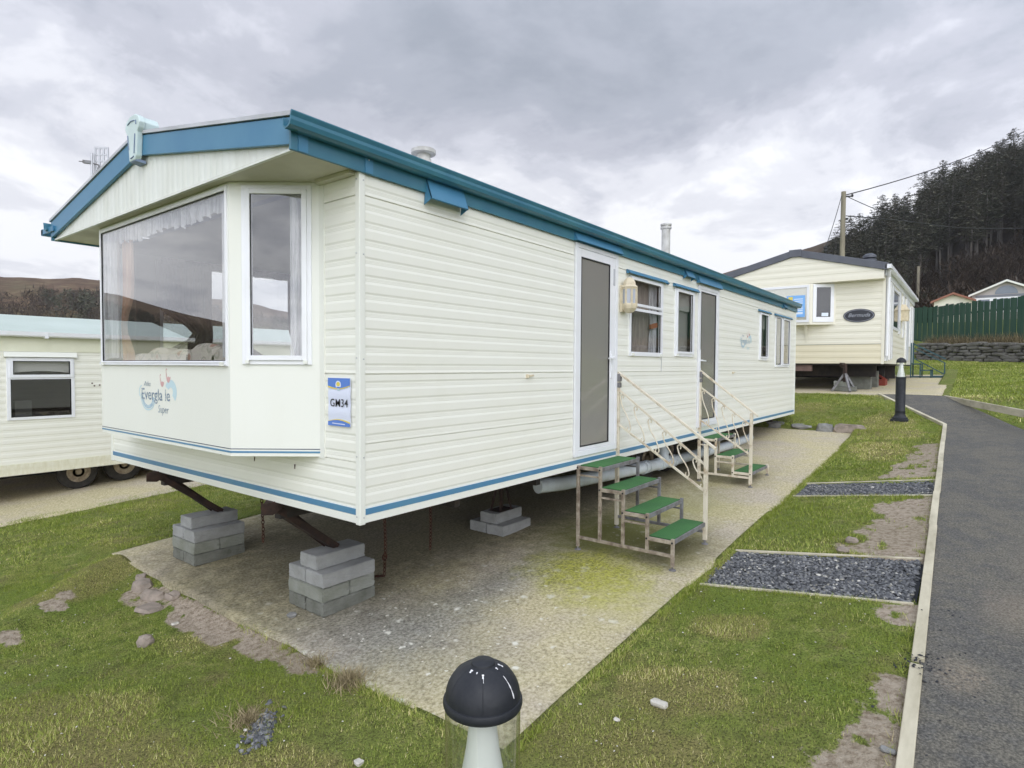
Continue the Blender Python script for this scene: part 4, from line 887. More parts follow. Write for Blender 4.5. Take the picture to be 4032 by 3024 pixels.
# wall lantern beside the nearer door
lx, lz = 3.235, 1.63
m = MB(); m.lathe([(.001, 1.800), (.022, 1.797), (.046, 1.780), (.060, 1.752), (.066, 1.722), (.086, 1.706), (.088, 1.698), (.07, 1.696)], (lx, -.075, 0), 8); LAMP = m.build('wall_lantern', 'almond', CV, smooth=False)
m = MB(); m.lathe([(.072, 1.700), (.072, 1.510)], (lx, -.075, 0), 8); m.build('lantern_glass', 'lampglass', LAMP)
m = MB()
for k in range(8):
    a = math.pi / 8 + k * math.pi / 4; p = (lx + .0 + .073 * math.cos(a - math.pi / 8), -.075 + .073 * math.sin(a - math.pi / 8))
    m.bar((p[0], p[1], 1.51), (p[0], p[1], 1.70), .017)
m.lathe([(.076, 1.505), (.080, 1.515), (.080, 1.535), (.072, 1.54)], (lx, -.075, 0), 8); m.lathe([(.076, 1.68), (.078, 1.70)], (lx, -.075, 0), 8)
m.lathe([(.078, 1.506), (.074, 1.49), (.046, 1.458), (.018, 1.446)], (lx, -.075, 0), 8); m.box(lx - .06, lx + .06, -.03, -.002, 1.46, 1.72); m.build('lantern_cage', 'almond', LAMP)

# ---- interior seen through the glass
def drape(name, mat, pts, z0, z1, amp, wl, label, group='curtains inside the cream caravan', zbot=None, gather=None):
    """pleated sheet along a plan polyline"""
    pts = [Vector((*p, 0)) for p in pts]; ln = sum((b_ - a).length for a, b_ in zip(pts, pts[1:])); n = max(12, int(ln / wl * 8)); m = MB(); v = []; rows = 14
    for j in range(rows + 1):
        t = j / rows; z = z1 + (z0 - z1) * t
        g = 1.0
        if gather: g = 1 - gather[1] * math.exp(-((t - gather[0]) / .16) ** 2)
        for i in range(n + 1):
            u = i / n * ln * g + (1 - g) * ln * (gather[2] if gather else 0); acc = 0; p = pts[0]
            for a, b_ in zip(pts, pts[1:]):
                L_ = (b_ - a).length
                if u <= acc + L_ + 1e-6: p = a + (b_ - a) * ((u - acc) / L_); dn = (b_ - a).normalized(); break
                acc += L_
            nn = Vector((-dn.y, dn.x, 0)); o = amp * math.sin(i / n * ln / wl * 6.283 + .4 * math.sin(t * 3 + i))
            zz = z + (zbot(i / n) * t if zbot else 0); q_ = p + nn * o; v.append((q_.x, q_.y, zz))
    m.add(v, [(j * (n + 1) + i, j * (n + 1) + i + 1, (j + 1) * (n + 1) + i + 1, (j + 1) * (n + 1) + i) for j in range(rows) for i in range(n)])
    o = m.build(name, mat, smooth=True, origin=tuple(pts[0] + Vector((0, 0, z0)))); return tag(o, label, 'curtain', group)
drape('curtain', 'net', [(-.31, 2.90), (-.31, 2.62)], .96, 1.96, .012, .05, 'white net curtain at the left end of the big front bay window')
drape('curtain', 'net', [(-.30, .985), (-.31, .86)], .96, 1.965, .012, .045, 'white net curtain at the right end of the big front bay window')
drape('curtain', 'net', [(-.045, .475), (-.10, .545)], .96, 1.955, .010, .035, 'white net curtain at the right edge of the slim angled bay window')
drape('curtain', 'peach', [(-.27, 2.66), (-.25, 2.48)], .93, 1.96, .02, .06, 'peach drape tied back behind the left net curtain of the front bay', gather=(.72, .75, 0.0))
fr = lambda u: .028 * abs(math.sin(u * 52)) + .012 * math.sin(u * 17)
drape('pelmet', 'net', [(-.30, .90), (-.31, 2.86)], 1.845, 1.975, .010, .05, 'white frilled pelmet along the top of the front bay window', zbot=fr)['category'] = 'pelmet'
drape('curtain', 'drape', [(.36, 3.62), (.92, 3.62)], .95, 1.95, .025, .09, 'brown tied curtain at the front end of the left side window', gather=(.72, .62, 1.0))
drape('curtain', 'drape', [(1.80, 3.62), (2.10, 3.62)], .80, 1.95, .025, .07, 'brown curtain at the rear end of the left side window', gather=(.78, .50, 0.6))
drape('pelmet', 'drape', [(.40, 3.60), (2.1, 3.60)], 1.90, 1.975, .012, .08, 'brown pelmet over the left side window', zbot=lambda u: .012 * math.sin(u * 40))['category'] = 'pelmet'
drape('curtain', 'fawn', [(3.40, .085), (4.06, .085)], 1.02, 1.84, .010, .085, 'fawn pleated curtain drawn across the window by the wall lantern')
drape('curtain', 'net', [(4.00, .065), (4.19, .065)], 1.02, 1.84, .014, .06, 'white curtain with orange tieback in the window by the wall lantern', gather=(.55, .25, 1.0))
m = MB(); m.bar((3.99, .045, 1.355), (4.15, .040, 1.385), .020, .05); tag(m.build('tieback', 'tie', origin=(4.08, .07, 1.37)), 'orange tieback round the white curtain by the wall lantern', 'tieback')
drape('curtain', 'net', [(9.12, .10), (9.50, .10)], .93, 1.82, .010, .07, 'white curtain in the left pane of the last side window')
drape('curtain', 'net', [(9.62, .10), (10.13, .10)], .93, 1.82, .010, .07, 'white curtain in the right pane of the last side window')
def flatthing(nm, x0, x1, y, z0, z1, mat, label, cat):
    m = MB(); m.box(x0, x1, y, y + .006, z0, z1); tag(m.build(nm, mat, origin=((x0 + x1) / 2, y, z0)), label, cat)
flatthing('roller_blind', 4.59, 5.14, .045, 1.60, 1.83, 'blind', 'off white roller blind half down in the narrow window left of the second door', 'blind')
flatthing('roller_blind', 8.12, 8.62, .045, 1.56, 1.81, 'blind', 'off white roller blind half down in the narrow window near the far end', 'blind')
flatthing('screen', 4.58, 5.16, .075, 1.03, 1.83, 'frosted', 'grey obscured screen behind the narrow window left of the second door', 'screen')
flatthing('screen', 8.11, 8.63, .075, 1.03, 1.81, 'frosted', 'grey obscured screen behind the narrow window near the far end', 'screen')
flatthing('screen', 3.38, 4.21, .30, 1.0, 1.86, 'interior', 'plain brown panel behind the window by the wall lantern', 'screen')
m = MB(); m.box(2.3, 4.4, 1.2, 1.75, .05, .92); tag(m.build('kitchen_cabinet', 'cabinet', origin=(3.3, 1.5, .05)), 'brown kitchen cabinet blurred behind the glass of the nearer door', 'cabinet')
# cushions along the bay
S_ = thing('sofa', 'cream floral sofa back showing above the sill of the front bay window', 'sofa', loc=(-.05, 1.8, .05))
m = MB(); m.box(-.26, .30, .9, 2.85, .36, .52); m.build('seat', 'floral', S_, bevel=.03)
for k, (yc_, hh) in enumerate(((1.06, 1.035), (1.40, 1.06), (1.76, 1.025), (2.12, 1.04), (2.45, 1.0))):
    m = MB(); n = 13; v = []
    for i in range(n):
        a = math.pi * i / (n - 1); y = yc_ - .19 * math.cos(a); z = hh - .085 + .085 * math.sin(a) ** .6
        for x in (-.245, -.21, -.13, -.08): v.append((x, y, z if x in (-.21, -.13) else z - .03))
    for i in range(n):
        y = v[i * 4][1]
        for x in (-.245, -.08): v.append((x, y, .5))
    F_ = [(i * 4 + j, i * 4 + j + 1, (i + 1) * 4 + j + 1, (i + 1) * 4 + j) for i in range(n - 1) for j in range(3)]
    b0 = n * 4; F_ += [(i * 4, (i + 1) * 4, b0 + (i + 1) * 2, b0 + i * 2) for i in range(n - 1)] + [(i * 4 + 3, b0 + i * 2 + 1, b0 + (i + 1) * 2 + 1, (i + 1) * 4 + 3) for i in range(n - 1)]
    m.add(v, F_); m.build('cushion', 'floral', S_, smooth=True)
# left side window frame, and pane
fl = lambda u, z, d: (u, WD_ + d, z)
m = MB(); ring(m, fl, .41, 2.03, .94, 1.96, .045, -.04, .014); W_ = m.build('window', 'upvc', CV); pane(fl, .45, 1.99, .98, 1.92, .0, 'glass', W_)
m = MB(); ring(m, fl, 4.99, 6.21, 1.04, 1.81, .045, -.04, .014); W_ = m.build('window', 'upvc', CV); pane(fl, 5.03, 6.17, 1.08, 1.77, .0, 'glass', W_)

# ---- lettering and badges
def logo(place, k, nm, faded):
    def pl(du, dv): return lambda u, v, d: place(du + u * k, dv + v * k, .0012)
    LG = text_mb('Evergla le', .118, pl(0, 0), bold=.001, align='LEFT', sx=1.08).build(nm, 'logoblue' if faded else 'logonavy', CV)
    text_mb('Atlas', .052, pl(.05, .098), shear=.3, align='LEFT', sx=1.1).build('lettering', 'logonavy', LG)
    text_mb('Super', .078, pl(.29, -.088), shear=.15, align='LEFT', sx=.95).build('lettering', 'logonavy' if not faded else 'logopale', LG)
    def arc(u0, v0, r0, r1, a0, a1, mat, sq=.8):
        n = 14; m = MB(); v = [place(k * (u0 + r * math.cos(a)), k * (v0 + r * sq * math.sin(a)), .0006) for i in range(n + 1) for a in [a0 + (a1 - a0) * i / n] for r in (r0, r1)]
        m.add(v, [(2 * i, 2 * i + 1, 2 * i + 3, 2 * i + 2) for i in range(n)]); m.build('flourish', mat, LG)
    arc(.12, .03, .085, .115, math.pi * 1.02, math.pi * 1.95, 'logoblue', .85); arc(.12, .03, .12, .132, math.pi * .95, math.pi * 1.85, 'logopale', .85)
    arc(.50, .065, .035, .095, -.25 * math.pi, math.pi * .85, 'logopale', .9); arc(.03, .05, .06, .072, math.pi * .6, math.pi * 1.2, 'logopale')
    for u0, v0, s in ((.345, .112, .85), (.445, .145, .95)):   # two wading birds
        m = MB(); pts = [(0, .075), (-.012, .082), (-.016, .07), (-.008, .05), (.0, .02), (.02, .03), (.05, .022), (.062, .03), (.05, .0), (.03, -.018), (.012, -.016), (-.006, .0), (-.018, .04), (-.022, .075), (-.012, .09), (.0, .085)]
        m.add([place(k * (u0 + s * a), k * (v0 + s * c_), .0009) for a, c_ in pts], [tuple(range(len(pts)))]); m.build('bird_motif', 'logopink', LG)
logo(lambda u, v, d: (-.3403 - d * 1.2, 2.13 - u * .99, .655 + v), 1.0, 'badge_lettering', False)
logo(lambda u, v, d: (7.12 + u, -.0005 - d * 1.0, 1.285 + v), .92, 'badge_lettering', True)
for y in (1.15, 1.62, 2.08, .66): m = MB(); m.tube([(-.001, y, .275), (-.001, y, .245)], .0035, 5); m.build('rust_mark', 'oldrust', CV)

# number sign pasted on the front wall
SG = thing('number_sign', 'blue and white sign reading GM34 on the front wall beside the bay', 'sign', loc=(-.009, .181, .553))
sy0, sy1, sz0, sz1 = .288, .077, .553, .838
sp = lambda u, v, d: (-.0095 - d, sy0 + (sy1 - sy0) * u, sz0 + (sz1 - sz0) * v)
m = MB(); nn_ = 24; v = [(sp(u, i / nn_, 0)[0] + .0015 * math.sin(i / nn_ * 17), *sp(u, i / nn_, 0)[1:]) for i in range(nn_ + 1) for u in (0, 1)]
v += [(p[0] + .003, p[1], p[2]) for p in v]; k2 = 2 * (nn_ + 1)
m.add(v, [(2 * i, 2 * i + 1, 2 * i + 3, 2 * i + 2) for i in range(nn_)] + [(k2 + 2 * i, k2 + 2 * i + 1, k2 + 2 * i + 3, k2 + 2 * i + 2) for i in range(nn_)] + [(2 * i, 2 * i + 2, k2 + 2 * i + 2, k2 + 2 * i) for i in range(nn_)] + [(2 * i + 1, 2 * i + 3, k2 + 2 * i + 3, k2 + 2 * i + 1) for i in range(nn_)])
m.build('panel', 'signwhite', SG)
def wave(lo, hi, mat, d, n=20):
    m = MB(); v = [sp(i / n, f(i / n), d) for i in range(n + 1) for f in (lo, hi)]; m.add(v, [(2 * i, 2 * i + 1, 2 * i + 3, 2 * i + 2) for i in range(n)]); m.build('printed_wave', mat, SG)
dip = lambda u: .845 - .055 * math.sin(math.pi * u) + .02 * (u - .5)
crest = lambda u: .085 + .055 * math.sin(math.pi * (u * .95)) - .03 * u
wave(dip, lambda u: 1.0, 'signblue', .003); wave(lambda u: dip(u) - .012 - .02 * (1 - u), dip, 'signyellow', .003)
wave(lambda u: 0, crest, 'signblue', .003); wave(crest, lambda u: crest(u) + .008 + .025 * u, 'signyellow', .003)
def disc(u0, v0, ru, rv, mat, d, nm='printed_emblem'):
    m = MB(); m.add([sp(u0 + ru * math.cos(a), v0 + rv * math.sin(a), d) for a in np.linspace(0, 6.283, 21)[:-1]], [tuple(range(20))]); m.build(nm, mat, SG)
disc(.48, .86, .125, .085, 'signwhite', .0036); disc(.48, .875, .085, .045, 'signyellow', .0042); disc(.50, .80, .10, .018, 'signblue', .0042); disc(.50, .755, .07, .018, 'logopale', .0040)
text_mb('GM34', .066, lambda u, v, d: sp(.505 + u / .211, .405 + v / .285, .0036), bold=.0002, sx=1.0, space=1.06).build('lettering', 'ink', SG)
m = MB(); m.add([sp(.2, .045, .0036), sp(.78, .035, .0036), sp(.78, .055, .0036), sp(.2, .062, .0036)], [(0, 1, 2, 3)]); m.build('printed_line', 'signwhite', SG)

# ---- underneath: chassis, jack legs, wheels, waste pipe
m = MB()
for y in (.95, 2.75): m.box(.05, LN - .2, y - .035, y + .035, -.135, .0)
for x in (.9, 1.9, 3.7, 5.6, 7.4, 9.4): m.box(x, x + .06, .1, 3.6, -.09, .0)
m.box(.0, LN - .02, .02, WD_ - .02, -.006, .004)
m.build('chassis', 'black', CV)
def jackleg(y, yf):
    m = MB(); a = Vector((-.02, y, -.02)); c = Vector((.535, yf, -.447)); m.bar(a, c, .085, .05)
    m.bar(a + Vector((.05, .035, .0)), c + Vector((-.05, .03, .03)), .012, .065)
    m.obox(c, (.06, 0, -.03), (0, .05, 0), (.002, 0, .004)); J = m.build('jack_leg', 'rust', CV, bevel=.006)
    m = MB(); m.prism([(-.10, y - .062, .0), (.06, y - .062, .0), (.06, y - .062, -.05), (-.02, y - .062, -.088), (-.10, y - .062, -.075)], (0, .007, 0)); m.build('bracket', 'rust', J)
    m = MB(); m.prism([(.05, y + .05, .0), (.22, y + .05, .0), (.22, y + .05, -.10)], (0, .01, 0)); m.build('bracket', 'rust', J)
    m = MB(); m.bar((.10, y, -.03), (.24, y + .02, -.22), .016, .05); m.build('strut', 'rust', J)
jackleg(.95, .985); jackleg(2.75, 2.72)
m = MB()
for x in (2.45,): # screw jack on the low stack
    for dx, dy in ((-.09, -.06), (.09, -.06), (-.09, .06), (.09, .06)): m.bar((2.50 + dx, .95 + dy, -.535), (2.50 + dx * .15, .95 + dy * .15, -.16), .016)
    m.box(2.38, 2.62, .87, 1.03, -.540, -.530); m.lathe([(.02, -.5), (.02, -.12)], (2.50, .95, 0), 10)
m.build('axle_stand', 'rust', CV)
m = MB(); m.tube([(2.05, .55, -.01), (2.06, .50, -.09), (2.14, .47, -.115), (2.22, .49, -.05), (2.26, .55, -.01)], .016, 6); m.box(2.1, 2.35, .6, .75, -.10, -.01); m.build('bracket', 'oldrust', CV)
def wheel(x, y, z, r, w, parent, side):
    m = MB(); m.lathe([(r * .6, -w / 2), (r * .9, -w / 2), (r, -w * .36), (r, w * .36), (r * .9, w / 2), (r * .6, w / 2), (r * .58, w * .3), (r * .58, -w * .3), (r * .6, -w / 2)], (x, y, z), 28, 'y', False); T = m.build('wheel', 'tyre', parent, smooth=True)
    m = MB(); s = -1 if side else 1; q_ = lambda d: s * d
    m.lathe([(r * .62, q_(w * .46)), (r * .58, q_(w * .50)), (r * .52, q_(w * .36)), (r * .34, q_(w * .32)), (r * .30, q_(w * .46)), (r * .17, q_(w * .46)), (r * .16, q_(w * .30)), (.001, q_(w * .30))], (x, y, z), 24, 'y'); m.build('rim', 'rim', T, smooth=True); return T
wheel(5.05, .62, -.290, .29, .17, CV, True); wheel(5.72, .62, -.253, .29, .17, CV, True)
wheel(5.05, 3.05, -.290, .29, .17, CV, False); wheel(5.72, 3.05, -.253, .29, .17, CV, False)
pp = [(2.38, .42, -.212), (2.7, .34, -.222), (4.4, .30, -.290), (5.02, .30, -.312), (6.4, .30, -.335), (7.6, .30, -.350), (8.8, .32, -.330)]
m = MB(); m.tube([Vector(p) for p in pp], .068, 14)
for p in (pp[2], (4.85, .30, -.305), (5.2, .30, -.316), pp[4]):
    for dx in (0, .10): m.tube([Vector(p) + Vector((dx - .02, 0, 0)), Vector(p) + Vector((dx + .02, 0, 0))], .079, 14)
m.tube([(5.02, .30, -.30), (5.02, .32, -.16), (5.02, .36, -.02)], .066, 12); m.tube([(5.02, .31, -.20), (5.02, .32, -.16)], .078, 12)
m.tube([(6.42, .30, -.33), (6.42, .30, -.22), (6.55, .32, -.02)], .024, 8)
tag(m.build('waste_pipe', 'pipe', origin=(2.7, .34, -.29), smooth=True), 'long white waste pipe with a branch slung under the caravan side', 'pipe')
def chain(x, y, zt, zb_, label, coil=False):
    m = MB(); k = 0; z = zt
    while z > zb_ + .02:
        a = .011; n = 10; pts = [(math.cos(t_) * a, math.sin(t_) * .021) for t_ in np.linspace(0, 6.283, n + 1)]
        m.tube([(x + (p if k % 2 else 0) + .006 * math.sin(z * 9), y + (0 if k % 2 else p), z - .018 + q_) for p, q_ in pts], .0042, 5, False); z -= .031; k += 1
    if coil:
        for i in range(5):
            a = i * 1.1; m.tube([(x - .02 - .012 * i + math.cos(t_) * .02, y + .01 * i + math.sin(t_) * .012, zb_ + .008 + .003 * (i % 2)) for t_ in np.linspace(0, 6.283, 11)], .0045, 5, False)
        m.tube([(x + math.cos(t_) * .022, y, zb_ + .16 + math.sin(t_) * .026) for t_ in np.linspace(0, 6.283, 11)], .006, 5, False)
    tag(m.build('chain', 'oldrust', origin=(x, y, zb_)), label, 'chain', 'rusty chains under the caravan')
chain(1.01, .975, -.02, plane(1.01) + .002, 'rusty chain with a shackle hanging beside the nearest block stack', True)
chain(1.65, 1.10, -.02, plane(1.65) + .002, 'rusty chain hanging in the shade to the right of the shackled chain')
chain(.55, 2.02, -.02, plane(.55) + .22, 'short dark chain dangling between the two front jack legs')

# ---- concrete block stacks (every block a thing)
def mkblock(x0, x1, y0, y1, z, h, mat, label, group, rz=0):
    c = ((x0 + x1) / 2, (y0 + y1) / 2, z); r_ = random.Random(int(x0 * 977 + y0 * 331 + z * 71)); bm = bmesh.new(); bmesh.ops.create_cube(bm, size=1.0)
    for v in bm.verts: v.co = Vector((v.co.x * (x1 - x0 - .004), v.co.y * (y1 - y0 - .004), v.co.z * (h - .002)))
    bmesh.ops.bevel(bm, geom=list(bm.edges), offset=.005, segments=2, affect='EDGES'); bmesh.ops.subdivide_edges(bm, edges=[e for e in bm.edges if e.calc_length() > .05], cuts=9, use_grid_fill=True)
    bm.verts.ensure_lookup_table(); hx, hy, hz_ = (x1 - x0) / 2, (y1 - y0) / 2, h / 2
    for v in bm.verts:
        near = sum((hx - abs(v.co.x) < .014, hy - abs(v.co.y) < .014, hz_ - abs(v.co.z) < .010)); k_ = r_.random()
        v.co += Vector((r_.gauss(0, .0009), r_.gauss(0, .0009), r_.gauss(0, .0006)))
        if near >= 2 and k_ < .22: v.co *= 1 - r_.uniform(.008, .030)
    m = MB(); m.add([(v.co.x + c[0], v.co.y + c[1], v.co.z + z + h / 2) for v in bm.verts], [tuple(v.index for v in f.verts) for f in bm.faces]) if not bm.verts.index_update() else None; bm.free()
    o = m.build('concrete_block', mat, origin=c); o.rotation_euler.z = rz; tag(o, label, 'block', group)
def stack(x, y, z, nm, full=True):
    L_, B_, H_ = .46, .215, .101; g = 'concrete blocks propping up the caravan'; j = lambda: random.uniform(-.012, .012)
    zz = z
    if full:
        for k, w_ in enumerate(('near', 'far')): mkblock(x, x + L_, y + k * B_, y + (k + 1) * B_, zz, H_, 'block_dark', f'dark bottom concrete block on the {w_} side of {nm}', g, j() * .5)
        zz += H_
        for k, w_ in enumerate(('front', 'rear')): mkblock(x - .004 + k * L_ / 2, x - .004 + (k + 1) * L_ / 2, y, y + 2 * B_, zz, H_, 'block_mid', f'second-course concrete block at the {w_} of {nm}', g, j() * .3)
        zz += H_
    for k, w_ in enumerate(('near', 'far')): mkblock(x, x + L_, y + k * B_, y + (k + 1) * B_, zz, H_, 'block', f"{'third' if full else 'bottom'}-course concrete block on the {w_} side of {nm}", g, j() * .5)
    zz += H_
    mkblock(x + .02, x + .45, y + .105, y + .315, zz, H_, 'block', f'topmost concrete block of {nm}', g, j() * 1.5)
stack(.27, .75, plane(.4) - .004, 'the stack nearest the front corner')
stack(.21, 2.53, plane(.4) - .004, 'the left front stack')
stack(2.28, .75, plane(2.4) - .002, 'the low shaded stack under the caravan', False)

# ---- steel steps
def steps(xa, xb, n, td, zs, yb, rail_x, rail, label, steel, side_steel):
    T = thing('door_steps', label, 'steps', 'steel step units at the doors', loc=((xa + xb) / 2, yb - td * n / 2, plane((xa + xb) / 2)))
    s = .026; g = lambda x: plane(x) + .03
    for x in (xa, xb):
        m = MB(); st = side_steel if x == xa else steel; zr = plane(x) + .115
        for i in range(n + 1):
            y = yb - td * i; z = zs[max(0, i - 1)] + (.012 if i else 0.0)
            m.bar((x, y, (g(x) if i in (0, n) else zr)), (x, y, z), s)
        m.bar((x, yb, zr), (x, yb - td * n, zr), s * .8, s)
        for i in range(n):
            m.bar((x, yb - td * i, zs[i] - .018), (x, yb - td * (i + 1), zs[i] - .018), s * .7, .030); 
            if i < n - 1: m.bar((x, yb - td * i, zs[i] - .085), (x, yb - td * (i + 1), zs[i] - .085), s * .6, .016)
        m.build('side_frame', st, T, bevel=.002)
        for i in range(n + 1):
            m = MB(); m.lathe([(.008, -.019), (.008, .019)], (x, yb - td * i, zs[max(0, i - 1)] - .018), 8, 'x'); m.build('bolt', 'rubber', T)
            if 0 < i < n: m = MB(); m.lathe([(.008, -.019), (.008, .019)], (x, yb - td * i, zs[i] - .018), 8, 'x'); m.build('bolt', 'rubber', T)
        for y in (yb, yb - td * n):
            m = MB(); m.lathe([(.030, plane(x) + .001), (.026, plane(x) + .008), (.008, plane(x) + .012), (.008, plane(x) + .06)], (x, y, 0), 12); m.build('foot', 'grey_steel', T)
    for i in range(n):
        m = MB(); y0, y1 = yb - td * i, yb - td * (i + 1)
        m.bar((xa, y1, zs[i] - .018), (xb, y1, zs[i] - .018), .014, .034); m.bar((xa, y0 - .01, zs[i] - .018), (xb, y0 - .01, zs[i] - .018), .014, .030)
        TR = m.build('tread', 'grey_steel', T)
        m = MB(); m.box(xa + .012, xb - .012, y1 + .004, y0 - .006, zs[i] - .012, zs[i] - .002); m.build('tread_board', 'matedge', TR)
        m = MB(); m.box(xa + .018, xb - .018, y1 + .010, y0 - .012, zs[i] - .004, zs[i] + .004); m.build('mat', 'turf_mat', TR)
    # handrail with scrolls
    x = rail_x; zt0, zt1, yt1, m0, m1, l0, l1, ym = rail; yp = yb - td * n
    m = MB(); m.bar((x, yb, zt0), (x, yt1, zt1), .030, .022); H = m.build('handrail', 'cream_steel', T, bevel=.002)
    m = MB(); m.bar((x, yb + .0, plane(x) + .03), (x, yb + .0, zt0 - .01), .034); m.build('post', 'cream_steel', H, bevel=.002)
    m = MB(); m.bar((x, yp, plane(x) + .04), (x, yp, zt1 + .035), .034); m.build('post', 'cream_steel', H, bevel=.002)
    for a_, c_ in ((m0, m1), (l0, l1)): m = MB(); m.bar((x, yb, a_), (x, yp, c_), .018, .018); m.build('rail', 'cream_steel', H)
    m = MB(); m.box(x - .024, x + .024, yb - .03, yb + .024, zt0 - .09, zt0 - .012); m.box(x - .022, x + .022, yb - .028, yb + .022, zt0 - .150, zt0 - .100); m.build('clamp', 'grey_steel', H, bevel=.004)
    m = MB(); m.bar((x - .06, yb + .006, zt0 - .02), (x + .02, yb + .006, zt0 - .02), .014, .014); m.bar((x - .06, yb + .006, zt0 - .085), (x + .02, yb + .006, zt0 - .085), .014, .014); m.bar((x - .055, yb + .006, zt0 - .09), (x - .055, yb + .006, zt0 - .015), .014, .014); m.build('bracket', 'cream_steel', H)
    cnt = 6 if n == 4 else 5
    for k in range(cnt):
        t0 = (k + .10) / cnt; t1 = min(.985, (k + .95) / cnt)
        ya = yb + (yp - yb) * t0 - .02; za = m0 + (m1 - m0) * ((ya - yb) / (yp - yb)); yc_ = yb + (yp - yb) * t1 - .0; zc = l0 + (l1 - l0) * ((yc_ - yb) / (yp - yb))
        r = .030; pts = []
        for a in np.linspace(-1.0, 3.6, 12): pts.append((x, ya - .012 - (r * (.55 + .1 * a)) * math.cos(a) * .8, za - .052 + (r * (.62 + .08 * a)) * math.sin(a)))
        low = []
        for a in np.linspace(3.6, -1.0, 12): low.append((x, yc_ + .022 + (r * (.55 + .1 * a)) * math.cos(a) * .8, zc + .045 - (r * (.62 + .08 * a)) * math.sin(a)))
        p1, p2 = Vector(pts[-1]), Vector(low[0]); mid = [tuple(p1.lerp(p2, f) + Vector((0, .010 * math.sin(f * 6.283), 0))) for f in (.2, .4, .6, .8)]
        m = MB(); m.tube(pts + mid + low, .0062, 6); m.build('scroll', 'cream_steel', H, smooth=True)
    return T
steps(2.40, 3.14, 4, .2225, [.028, -.145, -.312, -.488], -.012, 3.14, (.858, .185, -.985, .695, .025, .350, -.215, 0), 'four-tread steel steps with green mats and scrolled handrail at the nearer door', 'grey_steel', 'worn_steel')
steps(5.40, 6.16, 3, .215, [.0, -.200, -.385], -.012, 5.40, (.868, .318, -.735, .66, .20, .235, -.165, 0), 'three-tread cream steel steps with green mats and scrolled handrail at the farther door', 'cream_steel', 'cream_steel')

# ================================================================== LEFT CARAVAN
LC = thing('static_caravan', 'pale caravan with mint green roof and twin wheels behind the blue trimmed one', 'caravan', loc=(1.3, 9.6, -1.04))
x0, x1, yw, z0, z1, wd = -3.25, 6.1, 8.0, -.685, 1.30, 3.2
prof_l = profile(z0, z1, .098, 1.08, (), .004)
hole = (.145, .935, .11, .985)
m = MB(); clad(m, x0, x1, z0, 1.085, prof_l, [hole, (3.0, 4.1, .10, .985)], lambda u, z, d: (u, yw + d, z)); clad(m, yw, yw + wd, z0, 1.3, prof_l, [], lambda u, z, d: (x0 + d, u, z)); clad(m, yw, yw + wd, z0, 1.3, prof_l, [], lambda u, z, d: (x1 - d, u, z)); m.box(x0, x1, yw + wd - .02, yw + wd, z0, z1); m.build('wall', 'clad_left', LC)
m = MB(); m.box(x0, x1, yw + .05, yw + wd - .05, z0, z0 + .05); m.box(x0 + .02, x1 - .02, yw + 2.2, yw + 2.24, z0, 1.28); m.box(x0, x1, yw + .05, yw + wd - .05, 1.25, 1.28); m.build('interior', 'interior', LC)
m = MB(); m.box(x0 - .02, x1 + .02, yw - .010, yw + .01, 1.083, 1.30); m.build('fascia', simple('pale_yellow_trim', (.78, .78, .62), .5, (.70, .70, .54), 3), LC)
m = MB(); m.prism([(x0 - .08, yw - .03, 1.335), (x0 - .08, yw + wd / 2, 1.70), (x0 - .08, yw + wd + .03, 1.335), (x0 - .08, yw + wd + .03, 1.30), (x0 - .08, yw - .03, 1.30)], (x1 - x0 + .16, 0, 0)); m.build('roof', 'mintroof', LC)
m = MB(); m.sweep([Vector((0, y, z)) for y, z in ((yw - .03, 1.365), (yw - .03, 1.29), (yw - .10, 1.292), (yw - .115, 1.31), (yw - .12, 1.365), (yw - .11, 1.365), (yw - .10, 1.31), (yw - .04, 1.30))], (x0 - .1, 0, 0), (x1 + .1, 0, 0))
for x in (.56, 2.6, -1.5): m.box(x, x + .04, yw - .125, yw - .02, 1.275, 1.368)
m.build('gutter', 'upvc', LC)
m = MB(); m.box(x0, x1, yw - .012, yw + .01, -.60, -.53); m.box(x0, x1, yw - .008, yw + .01, -.69, -.60); m.build('skirt_trim', simple('cream_trim', (.76, .75, .62), .5, (.68, .66, .5), 8, sc3=(3, 1, 1)), LC)
fl2 = lambda u, z, d: (u, yw - d, z)
def lwin(a, c):
    m = MB(); ring(m, fl2, a, c, .10, .995, .045, -.03, .016, .045, .04); W_ = m.build('window', 'upvc', LC, bevel=.003)
    m = MB(); m.box(a + .045, c - .045, yw - .015, yw + .01, .678, .705); m.build('transom', 'upvc', W_)
    m = MB(); ring(m, fl2, a + .03, c - .015, .705, .990, .045, -.01, .028, .045, .045); m.build('sash', 'upvc', W_, bevel=.003)
    m = MB(); ring(m, fl2, a + .045, c - .045, .142, .682, .007, -.01, .018); ring(m, fl2, a + .072, c - .058, .752, .945, .006, -.01, .030); m.build('seal', 'rubber', W_)
    pane(fl2, a + .05, c - .05, .147, .678, .005, 'glass', W_); pane(fl2, a + .078, c - .064, .758, .940, .012, 'glass', W_)
    m = MB(); m.prism([(a - .03, yw - .004, 1.078), (a - .03, yw - .03, 1.074), (a - .03, yw - .055, 1.005), (a - .03, yw - .004, .998)], (c - a + .06, 0, 0)); m.build('rain_canopy', 'panel', LC)
lwin(.135, .94); lwin(2.99, 4.11)
m = MB(); v = [];
for i in range(15):
    u = .20 + .69 * i / 14; zz = .775 + .025 * math.sin(math.pi * i / 14); v += [(u, yw + .035, zz), (u, yw + .035, .96)]
m.add(v, [(2 * i, 2 * i + 2, 2 * i + 3, 2 * i + 1) for i in range(14)]); tag(m.build('roller_blind', 'blind', origin=(.55, yw + .035, .96)), 'short white blind in the upper pane of the mint roofed caravan', 'blind')
